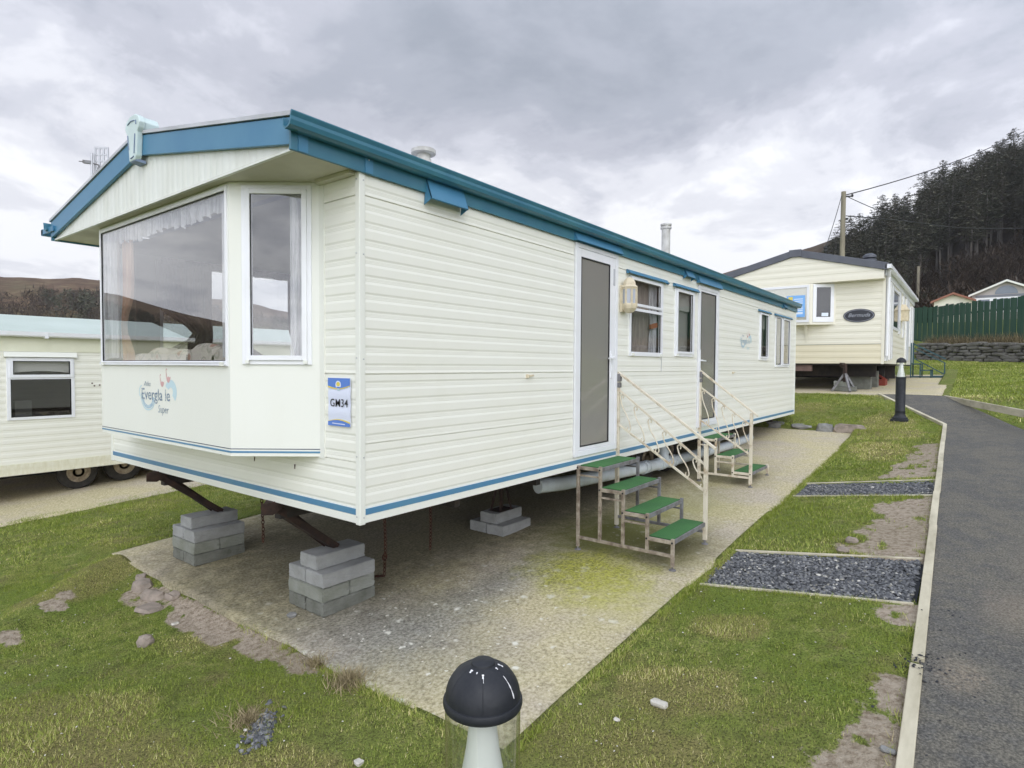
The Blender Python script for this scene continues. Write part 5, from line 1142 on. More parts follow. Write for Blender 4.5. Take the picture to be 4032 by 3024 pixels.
m = MB(); m.box(.45, .66, 9.0, 9.2, .05, .32); tag(m.build('storage_box', 'blind', origin=(.55, 9.1, .05)), 'small pale box standing inside the mint roofed caravan', 'box')
m = MB(); m.box(x0 + .2, x1 - .2, yw + .75, yw + .83, z0 - .15, z0); m.box(x0 + .2, x1 - .2, yw + 2.3, yw + 2.38, z0 - .15, z0); m.build('chassis', 'black', LC)
for x in (1.06, 1.70): wheel(x, 8.36, plane(x) - .245 + .268, .27, .17, LC, True); wheel(x, 10.8, plane(x) - .245 + .268, .27, .17, LC, False)
m = MB()
for a in ((1.16, .50), (1.26, .47), (1.19, .46)): m.box(a[0], a[0] + .02, yw - .008, yw - .0055, a[1] + .1, a[1] + .12)
m.build('scrape_mark', 'oldrust', LC)

# ================================================================== PRIMROSE CARAVAN BEYOND
BX, BY0, BY1, BZ, BT, BE = 14.0, -1.17, 2.58, 1.02, 3.08, 22.3
BC_ = thing('static_caravan', 'primrose yellow caravan with charcoal roof edge and oval nameplate, at the top of the path', 'caravan', loc=(BX + 4, .7, .40))
pb = profile(BZ, BT, .152, 3.05, (1.475,), .006)
m = MB(); clad(m, BY0, BY1, 1.48, BT, pb, [], lambda u, z, d: (BX + d, u, z)); clad(m, BX, BE, BZ, BT, pb, [(15.6, 17.2, 1.9, 2.95)], lambda u, z, d: (u, BY0 + d, z)); m.box(BE - .02, BE, BY0, BY1, BZ, BT); m.box(BX, BE, BY1 - .02, BY1, BZ, BT); m.build('wall', 'clad_yellow', BC_)
m = MB(); clad(m, BY0, BY1, BZ, 1.472, pb, [], lambda u, z, d: (BX + d, u, z)); m.build('lower_panel', 'clad_tan', BC_)
m = MB(); m.box(BX + .004, BX + .02, BY0 + .05, BY1, 1.466, 1.484); m.build('seam', 'rubber', BC_)
m = MB(); m.box(BX - .006, BX + .05, BY0 - .006, BY0 + .055, BZ - .01, BT); m.build('corner_trim', 'clad_yellow', BC_)
m = MB(); ap = (BY0 + BY1) / 2; gz = lambda y, b_: b_ + .49 * (1 - abs(y - ap) / (BY1 - ap))
pg = profile(3.0, 3.7, .152, 3.05, (), .006); v = []; n = 2
for s in (0, 1):
    ya, yb_ = (BY0, ap) if s == 0 else (ap, BY1)
    rows = [2.97 + .02 * i for i in range(36)]
    ds = [float(np.interp(r_, [p[0] for p in pg][::-1], [p[1] for p in pg][::-1])) for r_ in rows]
    for i in range(len(rows) - 1):
        za, zc = rows[i], rows[i + 1]; lim = lambda z: max(0.0, min(1.0, (z - 3.15) / .49)); a_, c_ = lim(za), lim(zc)
        e0 = BY0 if s == 0 else BY1
        m.add([(BX - .26 + ds[i], e0 + (ap - e0) * a_, za), (BX - .26 + ds[i], ap, za), (BX - .26 + ds[i + 1], ap, zc), (BX - .26 + ds[i + 1], e0 + (ap - e0) * c_, zc)], [(0, 1, 2, 3)])
m.box(BX - .27, BX, BY0, BY1, 2.955, 2.972); m.build('gable', 'clad_yellow', BC_)
m = MB()
for s in (0, 1):
    y0_ = BY0 - .06 if s == 0 else BY1 + .06
    m.prism([(BX - .30, y0_, 3.13), (BX - .30, ap, 3.64), (BX - .30, ap, 3.81), (BX - .30, y0_, 3.30)], (.05, 0, 0))
m.box(BX - .32, BX - .26, ap - .14, ap + .14, 3.62, 3.80); m.build('fascia', 'charcoal', BC_, bevel=.01)
m = MB()
for s in (0, 1):
    y0_ = BY0 - .08 if s == 0 else BY1 + .08
    m.prism([(BX - .28, y0_, 3.26), (BX - .28, ap, 3.77), (BX - .28, ap, 3.80), (BX - .28, y0_, 3.29)], (BE - BX + .4, 0, 0))
m.build('roof', 'greyroof2', BC_)
m = MB(); m.box(BX - .30, BE + .1, BY0 - .14, BY0 - .02, 3.17, 3.26); m.box(BX - .1, BE + .1, BY0 - .03, BY0 + .0, 3.03, 3.2); m.tube([(BX - .1, BY0 - .08, 3.17), (BX + .05, BY0 - .06, 3.0), (BX + .06, BY0 - .05, 1.2)], .035, 8); m.build('gutter', 'upvc', BC_)
m = MB(); m.lathe([(.10, 3.30), (.10, 3.52), (.15, 3.53), (.16, 3.60), (.10, 3.62), (.15, 3.64), (.15, 3.70), (.08, 3.74)], (15.0, -.72, 0), 16); m.build('flue_cap', 'charcoal', BC_, smooth=True)
# bay
m = MB(); pl = [(BX, -.16), (BX - .28, .34), (BX - .28, 2.0), (BX, 2.45)]
m.prism([(p, q_, 1.96) for p, q_ in pl], (0, 0, .99)); BB_ = m.build('bay_front', 'clad_yellow', BC_)
fbb = lambda u, z, d: (BX - .282 - d, .34 + u, z)
m = MB(); ring(m, fbb, .03, 1.62, 2.02, 2.92, .055, -.02, .02); W_ = m.build('window', 'upvc', BB_); pane(fbb, .085, 1.565, 2.075, 2.865, .006, 'bluewin', W_) if 'bluewin' in MAT else pane(fbb, .085, 1.565, 2.075, 2.865, .006, 'glass', W_)
ff = facetfn(pl[0], pl[1])
m = MB(); ring(m, ff, .05, .52, 2.02, 2.93, .075, -.02, .02, .12); W2_ = m.build('window', 'upvc', BB_); pane(ff, .125, .445, 2.14, 2.855, .004, 'darkglass', W2_)
m = MB(); m.add([ff(.17, 2.16, .008), ff(.32, 2.16, .008), ff(.32, 2.24, .008), ff(.17, 2.24, .008)], [(0, 1, 2, 3)]); m.build('sticker', 'posterwhite', W2_)
m = MB()
n = 10; v = []
for i in range(n + 1):
    t_ = i / n; a = t_ * math.pi / 2; v += [(BX - .24 * (1 - math.sin(a)) - .01, .45, 1.95 - .42 * (1 - math.cos(a))), (BX - .24 * (1 - math.sin(a)) - .01, .50, 1.95 - .42 * (1 - math.cos(a)))]
v += [(BX, .45, 1.95), (BX, .50, 1.95)]
m.add(v, [(2 * i, 2 * i + 1, 2 * i + 3, 2 * i + 2) for i in range(n)] + [tuple(2 * i for i in range(n + 1)) + (2 * n + 2,), tuple(2 * i + 1 for i in range(n + 1)) + (2 * n + 3,)]); m.build('bay_bracket', 'clad_yellow', BC_)
PO = thing('poster', 'blue and white poster with yellow corner inside the primrose caravan bay window', 'poster', loc=(BX - .30, .74, 2.15))
pf = lambda u, z, d: (BX - .2905 - d, .46 + u, z)
m = MB(); m.box(BX - .2905, BX - .2895, .46, .88, 2.15, 2.68); m.build('sheet', 'posterblue', PO)
m = MB()
for z_ in (2.22, 2.30, 2.34, 2.38): m.add([pf(.05, z_, .001), pf(.37, z_, .001), pf(.37, z_ + (.05 if z_ == 2.22 else .02), .001), pf(.05, z_ + (.05 if z_ == 2.22 else .02), .001)], [(0, 1, 2, 3)])
for z_ in (2.48, 2.53, 2.58): m.add([pf(.05, z_, .001), pf(.25, z_, .001), pf(.25, z_ + .02, .001), pf(.05, z_ + .02, .001)], [(0, 1, 2, 3)])
m.build('printed_line', 'posterwhite', PO); m = MB(); m.add([pf(.28, 2.53, .001), pf(.38, 2.53, .001), pf(.38, 2.65, .001), pf(.28, 2.65, .001)], [(0, 1, 2, 3)]); m.build('printed_block', 'signyellow', PO)
NP = thing('nameplate', 'black oval plate lettered Bermuda on the front of the primrose caravan', 'nameplate', loc=(BX, -.65, 2.15))
def oval(ry, rz, dx, mat, nm, dx0=.0):
    m = MB(); m.prism([(BX - .0 - dx0, -.65 + ry * math.cos(a), 2.15 + rz * math.sin(a)) for a in np.linspace(0, 6.283, 41)[:-1]], (-dx, 0, 0)); m.build(nm, mat, NP)
oval(.325, .158, .014, 'plaque', 'plate'); oval(.305, .142, .002, 'silver', 'ring', .014); oval(.293, .131, .002, 'plaque', 'face', .016)
text_mb('Bermuda', .125, lambda u, v, d: (BX - .0195, -.65 - u, 2.12 + v), shear=.35, bold=.001).build('lettering', 'silver', NP)
# right flank: white doors, shutters, lantern
for a, c, e, f in ((14.10, 14.55, 1.08, 3.02), (14.95, 15.2, 1.12, 3.0), (15.35, 15.55, 1.15, 2.98), (17.25, 17.5, 1.85, 3.0), (18.4, 18.65, 1.8, 3.0), (19.4, 20.3, 1.15, 3.0), (20.9, 21.2, 1.6, 2.9), (21.7, 22.28, 1.1, 2.95)): m = MB(); m.box(a, c, BY0 - .035, BY0 + .01, e, f); m.build('white_panel', 'upvc', BC_)
ft = lambda u, z, d: (u, BY0 - d, z)
m = MB(); ring(m, ft, 15.6, 17.2, 1.9, 2.95, .07, -.02, .03); W_ = m.build('window', 'upvc', BC_); pane(ft, 15.67, 17.13, 1.97, 2.88, .01, 'darkglass', W_)
m = MB(); m.box(17.9, 18.2, BY0 - .18, BY0, 2.25, 2.55); m.prism([(17.86, BY0 - .2, 2.55), (18.05, BY0 - .1, 2.72), (18.24, BY0 - .2, 2.55)], (0, .2, 0)); m.build('wall_lantern', 'almond', BC_)
# chassis, jack and blocks
m = MB(); m.box(BX + .06, BX + .18, .35, BY1, .83, 1.015); m.build('timber_beam', simple('reddish_beam', (.20, .13, .11), .9, (.12, .08, .07), 8), BC_)
m = MB(); m.box(BX + .02, BE - .05, BY0 + .03, BY1 - .03, .985, 1.03); m.box(BX + .3, BE - .3, -.35, -.25, .80, .99); m.box(BX + .3, BE - .3, 1.7, 1.8, .80, .99); m.box(BX + .5, BX + .6, BY0 + .2, BY1 - .2, .70, .98); m.box(17.8, 17.9, BY0 + .1, BY1 - .1, .62, .98)
for y in (1.55, 2.3): m.box(14.9, 15.0, y, y + .07, .42, .98)
m.build('chassis', 'black', BC_)
for x in (17.9, 18.7): wheel(x, -.75, .80, .29, .18, BC_, True); wheel(x, 2.1, .80, .29, .18, BC_, False)
JS = thing('jack_stand', 'grey steel jack stand with splayed legs under the front of the primrose caravan', 'jack', loc=(13.75, -.42, .40))
m = MB(); top = Vector((13.78, -.42, .80)); 
m.lathe([(.045, .58), (.045, 1.0)], (13.78, -.42, 0), 10); m.bar((13.78, -.42, .95), (14.05, -.30, 1.0), .09); m.build('post', 'rust', JS)
m = MB()
for dx, dy in ((-.32, -.16), (-.1, .26), (.22, -.2)): m.bar(top, (13.78 + dx, -.42 + dy, .36), .045)
m.build('legs', 'grey_steel', JS)
def yblock(x, y, z, lx_, ly_, lz_, lab, mat='block_mid'):
    m = MB(); m.box(x - lx_ / 2, x + lx_ / 2, y - ly_ / 2, y + ly_ / 2, z, z + lz_); tag(m.build('concrete_block', mat, origin=(x, y, z), bevel=.01), lab, 'block', 'blocks under the primrose caravan')
yblock(13.82, -.42, .365, .22, .48, .11, 'flat block lying under the jack stand of the primrose caravan', 'block_dark'); yblock(13.86, -.33, .476, .22, .28, .13, 'small block lying on the flat block beside the jack stand legs')
yblock(14.75, -.62, .392, .25, .46, .40, 'tall grey block standing behind the jack stand of the primrose caravan', 'block_dark'); yblock(15.6, -.78, .42, .25, .25, .42, 'dark block standing behind the tall grey one under the primrose caravan', 'block_dark')
m = MB(); m.box(16.2, 16.7, -1.0, -.7, .45, .62); m.bar((16.3, -.95, .6), (16.9, -.6, .78), .10); tag(m.build('bottle_jack', 'redjack', origin=(16.4, -.85, .45)), 'dull red jack lying on the slab under the primrose caravan', 'jack')
# teal steel steps at its door
TS = thing('door_steps', 'teal steel steps with a sloping handrail at the far end of the primrose caravan', 'steps', loc=(21.2, -1.75, .63))
for x in (20.7, 21.6):
    m = MB(); zg = .60
    for y, z in ((-1.25, 1.72 if x < 21 else 1.1), (-1.50, 1.06), (-1.78, .88), (-2.10, 1.10 if x > 21 else .70)): m.bar((x, y, zg), (x, y, z), .035)
    m.bar((x, -1.25, zg + .04), (x, -2.10, zg + .04), .035); m.bar((x, -1.25, 1.05), (x, -1.52, 1.05), .035); m.bar((x, -1.5, .85), (x, -1.8, .85), .035)
    if x > 21:
        m.bar((x, -1.25, 1.72), (x, -2.12, 1.22), .04); m.bar((x, -1.25, 1.58), (x, -2.12, 1.08), .03); m.bar((x, -1.25, 1.25), (x, -2.1, .72), .03); m.bar((x, -1.25, .6), (x, -1.25, 1.76), .04)
    m.build('side_frame', 'teal_steel', TS)
m = MB()
for y, z in ((-1.38, 1.06), (-1.64, .86), (-1.94, .68)): m.box(20.7, 21.6, y - .13, y + .13, z - .02, z)
m.build('treads', 'teal_steel', TS)

# ================================================================== STONE WALL, FENCE
w0 = Vector((W0[0], W0[1], 0)); wd_ = Vector((WD[0], WD[1], 0)); wn = Vector((WN[0], WN[1], 0))
def wallpt(s, n_): return w0 + wd_ * s + wn * n_
rw = random.Random(5); V = []; Fq = []
ico = bmesh.new(); bmesh.ops.create_icosphere(ico, subdivisions=2, radius=1.0); iv = [v.co.copy() for v in ico.verts]; iF = [tuple(v.index for v in f.verts) for f in ico.faces]; ico.free()
m = MB()
for s0, s1 in ((-9, 5.2),):
    for row in range(6):
        s = s0 + rw.uniform(0, .3)
        while s < s1:
            ln = rw.choice([.28, .35, .45, .6, .8]) * rw.uniform(.8, 1.2); hh = rw.uniform(.115, .17); p = wallpt(s + ln / 2, rw.uniform(-.03, .03))
            zb_ = float(terrain(p.x - WN[0] * .25, p.y - WN[1] * .25)) - .02 + row * .128 + rw.uniform(-.02, .02); c = Vector((p.x, p.y, zb_ + hh / 2)); o = len(m.v); q1, q2, q3 = rw.uniform(0, 9), rw.uniform(0, 9), rw.uniform(-.1, .1)
            for v in iv:
                sg = lambda t: math.copysign(abs(t) ** .55, t)
                k_ = 1 + .10 * math.sin(v.x * 3 + q1) * math.cos(v.y * 4 + q2); P = wd_ * (sg(v.x) * ln * .50 * k_) - wn * (sg(v.y) * .17 * k_) + Vector((0, 0, sg(v.z) * hh * .52 * k_ + q3 * v.x * ln * .5)); m.v.append(tuple(c + P))
            for f in iF: m.f.append(tuple(i + o for i in f)); m.mi.append(0)
            s += ln * 1.0 + .015
c_ = wallpt(-2, 0); WL = m.build('stone_wall', 'stonewall', origin=(c_.x, c_.y, 1.1)); tag(WL, 'low dry stone wall of dark flat stones below the green fence', 'wall')
m = MB(); s = -10.0; k = 0
while s < 6.5:
    bw = rw.uniform(.135, .155); a = wallpt(s, .62); b_ = wallpt(s + bw, .62); zt = 3.68 + .012 * (s) + rw.uniform(-.05, .05); zb_ = 1.78 + .02 * s
    off = wn * (.022 if k % 2 else 0); m.prism([a + off + Vector((0, 0, zb_)), b_ + off + Vector((0, 0, zb_)), b_ + off + Vector((0, 0, zt)), a + off + Vector((0, 0, zt))], wn * .018); s += bw + rw.uniform(.003, .015); k += 1
for zz in (2.15, 3.2):
    a = wallpt(-10, .69); b_ = wallpt(6.5, .69); m.bar(a + Vector((0, 0, zz)), b_ + Vector((0, 0, zz + .1)), .05, .09)
c_ = wallpt(-2, .62); tag(m.build('board_fence', 'fence', origin=(c_.x, c_.y, 1.85)), 'tall green stained board fence on top of the stone wall', 'fence')
# dead grass on the wall top (stuff)
def deadgrass(name, n, posfn, h0, h1, wid, mat):
    P = posfn(n); a = rng.uniform(0, 6.283, n); h = rng.uniform(h0, h1, n); ln = rng.uniform(.15, .7, n) * h; la = a + 1.57 + rng.uniform(-.6, .6, n)
    ux = np.cos(a) * wid / 2; uy = np.sin(a) * wid / 2
    p0 = P + np.stack([-ux, -uy, 0 * h], 1); p1 = P + np.stack([ux, uy, 0 * h], 1); p2 = P + np.stack([np.cos(la) * ln, np.sin(la) * ln, h], 1)
    o = npmesh(name, np.stack([p0, p1, p2], 1).reshape(-1, 3), np.arange(n * 3).reshape(-1, 3), [mat], attrs={'tone': np.repeat(rng.random(n), 3)}); return tag(o, kind='stuff')
b = MB_('dead_grass'); c = b.ramp(b.attr('tone').outputs['Fac'], [(0, (.10, .08, .045)), (.5, (.24, .195, .11)), (1, (.42, .35, .21))]); b.col(c).set(.9, spec=.1); MAT['dead'] = b.m
def wallgrass(n):
    s = rng.uniform(-9.5, 5.5, n); d = rng.uniform(.10, .60, n); cl = fbm(s * .9, d * 1.5 + 3, 3); k = rng.random(n) < sstep(.35, .62, cl); s, d = np.where(k, s, s * .0 - 5 + rng.uniform(-1, 1, n)), d
    x = W0[0] + WD[0] * s + WN[0] * d; y = W0[1] + WD[1] * s + WN[1] * d; return np.stack([x, y, terrain(x, y) - .02], 1)
deadgrass('dead_grass', 9000, wallgrass, .15, .50, .018, 'dead')
# little dead tuft on the slab edge
TF = MB(); tz = float(terrain(-.06, .02))
def tuft(cx, cy, n, r, h, label, name='grass_tuft'):
    V = []; F = []; z = float(terrain(cx, cy))
    for i in range(n):
        a = random.uniform(0, 6.283); d = abs(random.gauss(0, r)); p = Vector((cx + math.cos(a) * d, cy + math.sin(a) * d, z - .005)); b_ = random.uniform(0, 6.283); hh = h * random.uniform(.4, 1.1); o = len(V)
        V += [p + Vector((math.cos(b_) * .003, math.sin(b_) * .003, 0)), p - Vector((math.cos(b_) * .003, math.sin(b_) * .003, 0)), p + Vector((random.gauss(0, hh * .6), random.gauss(0, hh * .6), hh))]; F.append((o, o + 1, o + 2))
    c = Vector((cx, cy, z)); me = npmesh(name, [tuple(v - c) for v in V], F, ['dead'], attrs={'tone': np.repeat(rng.uniform(.4, 1, n), 3)}); me.location = c; tag(me, label, 'grass tuft')
tuft(-.10, -.03, 900, .06, .07, 'dry straw coloured grass tuft hanging over the front edge of the slab'); tuft(-.09, .30, 400, .05, .05, 'smaller dry grass tuft at the slab edge left of the big straw tuft'); tuft(-.62, .10, 500, .07, .05, 'dry grass tuft above the gravel filled hollow in the lawn')

# ================================================================== BOLLARDS, POLES, CABLES
def bollard(x, y, zb_, ht, label):
    B = thing('bollard_light', label, 'bollard', 'bollard lights', loc=(x, y, zb_)); zt = zb_ + ht; r = .0765
    m = MB(); prof = [(.001, zt + .0005), (.021, zt), (.0240, zt - .002), (.0250, zt - .006)]
    for a in np.linspace(.36, 1.52, 12): prof.append((.0762 * math.sin(a), zt - .070 + .0675 * math.cos(a)))
    prof += [(.0762, zt - .072), (.079, zt - .073), (.0808, zt - .077), (.0810, zt - .084), (.079, zt - .090), (.074, zt - .094), (.001, zt - .094)]
    m.lathe(prof, (x, y, 0), 48); C_ = m.build('cap', 'bollard', B, smooth=True)
    m = MB()
    for k in range(6):
        a = k * math.pi / 3 + math.atan2(CO.y - y, CO.x - x); m.tube([(x + .0765 * math.sin(t_) * math.cos(a), y + .0765 * math.sin(t_) * math.sin(a), zt - .070 + .0678 * math.cos(t_)) for t_ in np.linspace(.36, 1.5, 10)], .0005, 4)
    m.build('rib', 'bollard', C_)
    m = MB(); m.lathe([(r, zt - .093), (r, zt - .36)], (x, y, 0), 40); 
    m.f = m.f[:-2]; m.mi = m.mi[:-2]; m.build('lens', 'clearpoly', B, smooth=True)
    m = MB(); m.lathe([(.026, zt - .093), (.027, zt - .12), (.034, zt - .18), (.045, zt - .24), (.058, zt - .30), (.068, zt - .36)], (x, y, 0), 40); m.build('reflector', 'white_core', B, smooth=True)
    m = MB(); m.lathe([(.083, zt - .355), (.084, zt - .375), (.080, zt - .38), (.080, zb_ + .17), (.083, zb_ + .165), (.083, zb_ + .15), (.080, zb_ + .145), (.083, zb_ + .10), (.10, zb_ + .055), (.125, zb_ + .035), (.125, zb_ + .0), (.001, zb_)], (x, y, 0), 40); m.build('post', 'bollard', B, smooth=True)
    m = MB(); m.box(x - .14, x + .14, y - .14, y + .14, zb_ - .03, zb_ + .012); m.build('base_plate', 'bollard', B)
    return B, zt
B1, zt1 = bollard(-1.268, -2.006, -.80, 1.117, 'charcoal domed bollard light with clear lens, spotted with bird droppings, close in front')
bollard(10.92, -1.755, float(terrain(10.92, -1.755)) + .01, 1.10 - float(terrain(10.92, -1.755)), 'charcoal domed bollard light standing on grass by the bend of the path')
m = MB(); aw = math.atan2(CO.y + 2.006, CO.x + 1.268)
def splash(az, t0, t1, wd0, wd1, n=8):
    v = []
    for i in range(n + 1):
        t_ = t0 + (t1 - t0) * i / n; w_ = (wd0 + (wd1 - wd0) * i / n) * (.7 + .3 * math.sin(i * 2.1))
        for s in (-1, 1):
            a = aw + az + s * w_ / max(.3, math.sin(t_)); v.append((-1.268 + .0770 * math.sin(t_) * math.cos(a), -2.006 + .0770 * math.sin(t_) * math.sin(a), zt1 - .070 + .0683 * math.cos(t_)))
    m = MB(); m.add(v, [(2 * i, 2 * i + 1, 2 * i + 3, 2 * i + 2) for i in range(n)]); m.build('bird_dropping', 'dropping', B1)
splash(.95, .70, 1.36, .012, .03); splash(.0, .50, .62, .035, .025, 4); splash(.02, .62, .74, .008, .006, 4); splash(-.75, .42, .52, .05, .03, 4); splash(1.5, .40, .56, .035, .04, 4); splash(1.0, .40, .48, .03, .03, 3); splash(-.35, .44, .50, .02, .02, 3)
def pole(x, y, z0_, z1_, r, label):
    P_ = thing('utility_pole', label, 'pole', loc=(x, y, z0_)); m = MB(); m.tube([(x, y, z0_ - .2), (x, y, (z0_ + z1_) / 2), (x, y, z1_)], [r * 1.15, r * 1.05, r * .95], 14); m.build('post', 'pole', P_, smooth=True)
    m = MB(); m.bar((x + .0, y, z1_ - .25), (x + .25, y - .35, z1_ - .22), .06); m.lathe([(.04, z1_ - .26), (.06, z1_ - .2), (.04, z1_ - .12)], (x + .25, y - .35, 0), 8); m.bar((x, y, z1_ - 1.35), (x + .1, y - .2, z1_ - 1.35), .08); m.build('insulator', 'wire', P_); return P_
pole(31.9, 2.5, 1.4, 9.75, .115, 'weathered wooden utility pole carrying cables behind the primrose caravan')
m = MB(); m.tube([(66.5, 1.40, 3.2), (66.5, 1.40, 10.60)], .12, 8); tag(m.build('utility_pole', 'pole', origin=(66.5, 1.4, 3.2)), 'thin pale pole standing alone before the wooded hill', 'pole')
def cable(pts, r, label, sag=0.0):
    pts = [Vector(p) for p in pts]
    if len(pts) == 2: pts = [pts[0].lerp(pts[1], i / 16) - Vector((0, 0, sag * 4 * (i / 16) * (1 - i / 16))) for i in range(17)]
    m = MB(); m.tube(pts, r, 6); tag(m.build('cable', 'wire', origin=pts[0]), label, 'cable', 'overhead cables from the wooden pole')
cable([(32.0, 2.38, 9.60), (71.9, -7.7, 23.9)], .030, 'thick cable rising from the pole top to the upper right across the sky', .55)
q0 = Vector((32.0, 2.38, 8.55)); q1 = Vector((36.3, .116, 8.79)); q2 = Vector((41.1, -2.2, 9.02)); q3 = Vector((46.75, -5.57, 9.60)); q4 = Vector((51, -8, 10.3))
def catmull(P, n=8):
    o = []
    for i in range(len(P) - 1):
        a, b_, c, d = P[max(i - 1, 0)], P[i], P[i + 1], P[min(i + 2, len(P) - 1)]
        for k in range(n):
            t_ = k / n; o.append(.5 * ((2 * b_) + (-a + c) * t_ + (2 * a - 5 * b_ + 4 * c - d) * t_ ** 2 + (-a + 3 * b_ - 3 * c + d) * t_ ** 3))
    return o + [P[-1]]
cable(catmull([q0, q1, q2, q3, q4]), .024, 'sagging cable running level to the right in front of the dark trees')
cable([(32.1, 2.32, 9.50), (36.3, .116, 8.79)], .018, 'short cable dropping from the pole top to the level cable', .05)
cable([(31.85, 2.58, 9.55), (28.2, 2.61, 6.38)], .016, 'stay cable slanting from the pole top down to the left', .1)
m = MB(); m.lathe([(.05, 6.15), (.08, 6.22), (.05, 6.30), (.08, 6.36), (.04, 6.44)], (28.2, 2.61, 0), 10); tag(m.build('insulator', 'wire', origin=(28.2, 2.61, 6.15)), 'dark insulator at the lower end of the stay cable', 'insulator')

# ================================================================== FAR CARAVANS
def farvan(x, ya, yb_, zb_, ze, za, ln, wallm, roofm, label, arch):
    V_ = thing('static_caravan', label, 'caravan', loc=(x + ln / 2, (ya + yb_) / 2, zb_)); yc_ = (ya + yb_) / 2
    m = MB(); m.prism([(x, ya, zb_), (x, yb_, zb_), (x, yb_, ze), (x, yc_, za - .12), (x, ya, ze)], (ln, 0, 0)); m.build('wall', wallm, V_)
    m = MB()
    for s in (ya, yb_):
        e = .18 if s > yc_ else -.18; m.prism([(x - .25, s + e, ze - .06), (x - .25, yc_, za), (x - .25, yc_, za + .06), (x - .25, s + e, ze + .0)], (ln + .4, 0, 0))
    m.build('roof', roofm, V_)
    m = MB()
    for s in (ya, yb_):
        e = .20 if s > yc_ else -.20; m.prism([(x - .28, s + e, ze - .16), (x - .28, yc_, za - .10), (x - .28, yc_, za + .03), (x - .28, s + e, ze - .03)], (.06, 0, 0))
    m.build('fascia', 'panel' if arch else 'redroof', V_)
    if arch:
        n = 14; m = MB(); m.add([(x - .03, yc_ + .62 * math.cos(math.pi * i / n), ze - .02 + .62 * math.sin(math.pi * i / n) * .9) for i in range(n + 1)], [tuple(range(n + 1))]); m.build('arched_window', simple('slate_glass', (.20, .23, .28), .3), V_)
        m = MB(); m.box(x - .04, x + .02, ya + .2, yb_ - .2, ze - .22, ze - .06); m.build('band', simple('grey_band', (.19, .20, .23), .5), V_)
        m = MB(); m.box(x - .05, x + .02, ya + .1, yb_ - .1, ze - 1.3, ze - .24); W_ = m.build('window', 'upvc', V_)
        m = MB()
        for k in range(4): a = ya + .3 + k * (yb_ - ya - .6) / 4; m.box(x - .06, x, a + .1, a + .62, ze - 1.1, ze - .36)
        m.build('pane', simple('far_window_glass', (.16, .19, .24), .1), W_)
    else:
        m = MB(); m.box(x - .04, x + .02, ya + .3, yb_ - .3, ze - .9, ze - .35); m.build('window', 'darkglass', V_)
    return V_
farvan(51.2, -6.45, -2.70, 3.6, 6.10, 7.0, 9, simple('pinkish_render', (.46, .43, .41), .8), 'greyroof2', 'far white caravan with an arched gable window beyond the green fence', True)
farvan(49.4, -2.75, -.60, 3.4, 5.62, 6.12, 7, 'clad_yellow', 'redroof', 'far cream caravan with brown roof edges left of the arched window one', False)

# ================================================================== STONES
def stone(name, x, y, z, s, mat, label, cat, group=None, seed=0, flat=.5, rz=0.0):
    r_ = random.Random(seed); q = [r_.uniform(0, 9) for _ in range(6)]; sg = lambda t: math.copysign(abs(t) ** .55, t); V = []
    for v in iv:
        k = 1 + .16 * math.sin(v.x * 2.5 + q[0]) + .14 * math.sin(v.y * 3.1 + q[1]) + .10 * math.sin(v.z * 4 + q[2]) + .06 * math.sin(7 * v.x + q[3])
        V.append((sg(v.x) * s[0] * k, sg(v.y) * s[1] * k, sg(v.z) * s[2] * k))
    m = MB(); m.add(V, iF); o = m.build(name, mat, smooth=False); o.location = (x, y, z); o.rotation_euler.z = rz; return tag(o, label, cat, group)
for k, (x, y, sx_, sy, sz, mat, lab) in enumerate([
    (10.42, -1.02, .16, .22, .085, 'rubblestone', 'big rough brown stone at the outer far corner of the slab'), (10.38, -.62, .10, .15, .07, 'greystone', 'smooth grey stone beside the big brown one at the far end of the slab'),
    (10.46, -.22, .11, .26, .07, 'greystone', 'long flat grey stone mid row at the far end of the slab'), (10.44, .28, .10, .20, .065, 'greystone', 'wedge shaped stone left of the long flat one by the far slab end'),
    (10.36, -1.22, .08, .09, .06, 'rubblestone', 'small stone at the foot of the big rough brown one'), (10.46, .85, .10, .16, .07, 'rubblestone', 'mossy stone at the left end of the row beside the far grass bank'), (10.45, 1.25, .10, .14, .07, 'rubblestone', 'last brown stone of the row under the rear end of the caravan')]):
    stone('stone', x, y, plane(10.4) + sz * .7, (sx_, sy, sz), mat, lab, 'stone', 'stones along the far end of the slab', k + 3)
for k, (x, y, sx_, sy, sz, lab) in enumerate([(-.17, 2.62, .065, .115, .045, 'broken slab of pinkish rubble nearest the left corner of the hardstanding'), (-.20, 2.36, .05, .13, .045, 'long broken piece of rubble lying in front of the slab edge'), (-.12, 2.78, .035, .045, .045, 'small pink lump of rubble leaning on the slab edge'), (-.29, 2.16, .07, .09, .03, 'flat lowest piece of broken rubble on the bare soil'), (-.12, 2.16, .035, .07, .04, 'rubble fragment with moss on top against the slab edge')]):
    stone('rubble', x, y, float(terrain(x, y)) + sz * .12, (sx_, sy, sz), 'rubblestone', lab, 'rubble', 'broken rubble before the slab', k + 31, rz=.35 * math.sin(k * 2.3))
for k, (x, y, s, lab) in enumerate([(3.50, -2.02, .035, 'round earthy clod on the grass between the gravel strips'), (3.20, -2.00, .038, 'second earthy clod on the grass, nearer the first gravel strip'), (-.55, 1.55, .045, 'brown clod of earth lying on the left foreground lawn')]):
    stone('clod', x, y, float(terrain(x, y)) + s * .5, (s, s * 1.1, s * .75), 'rubblestone', lab, 'clod', None, k + 60)
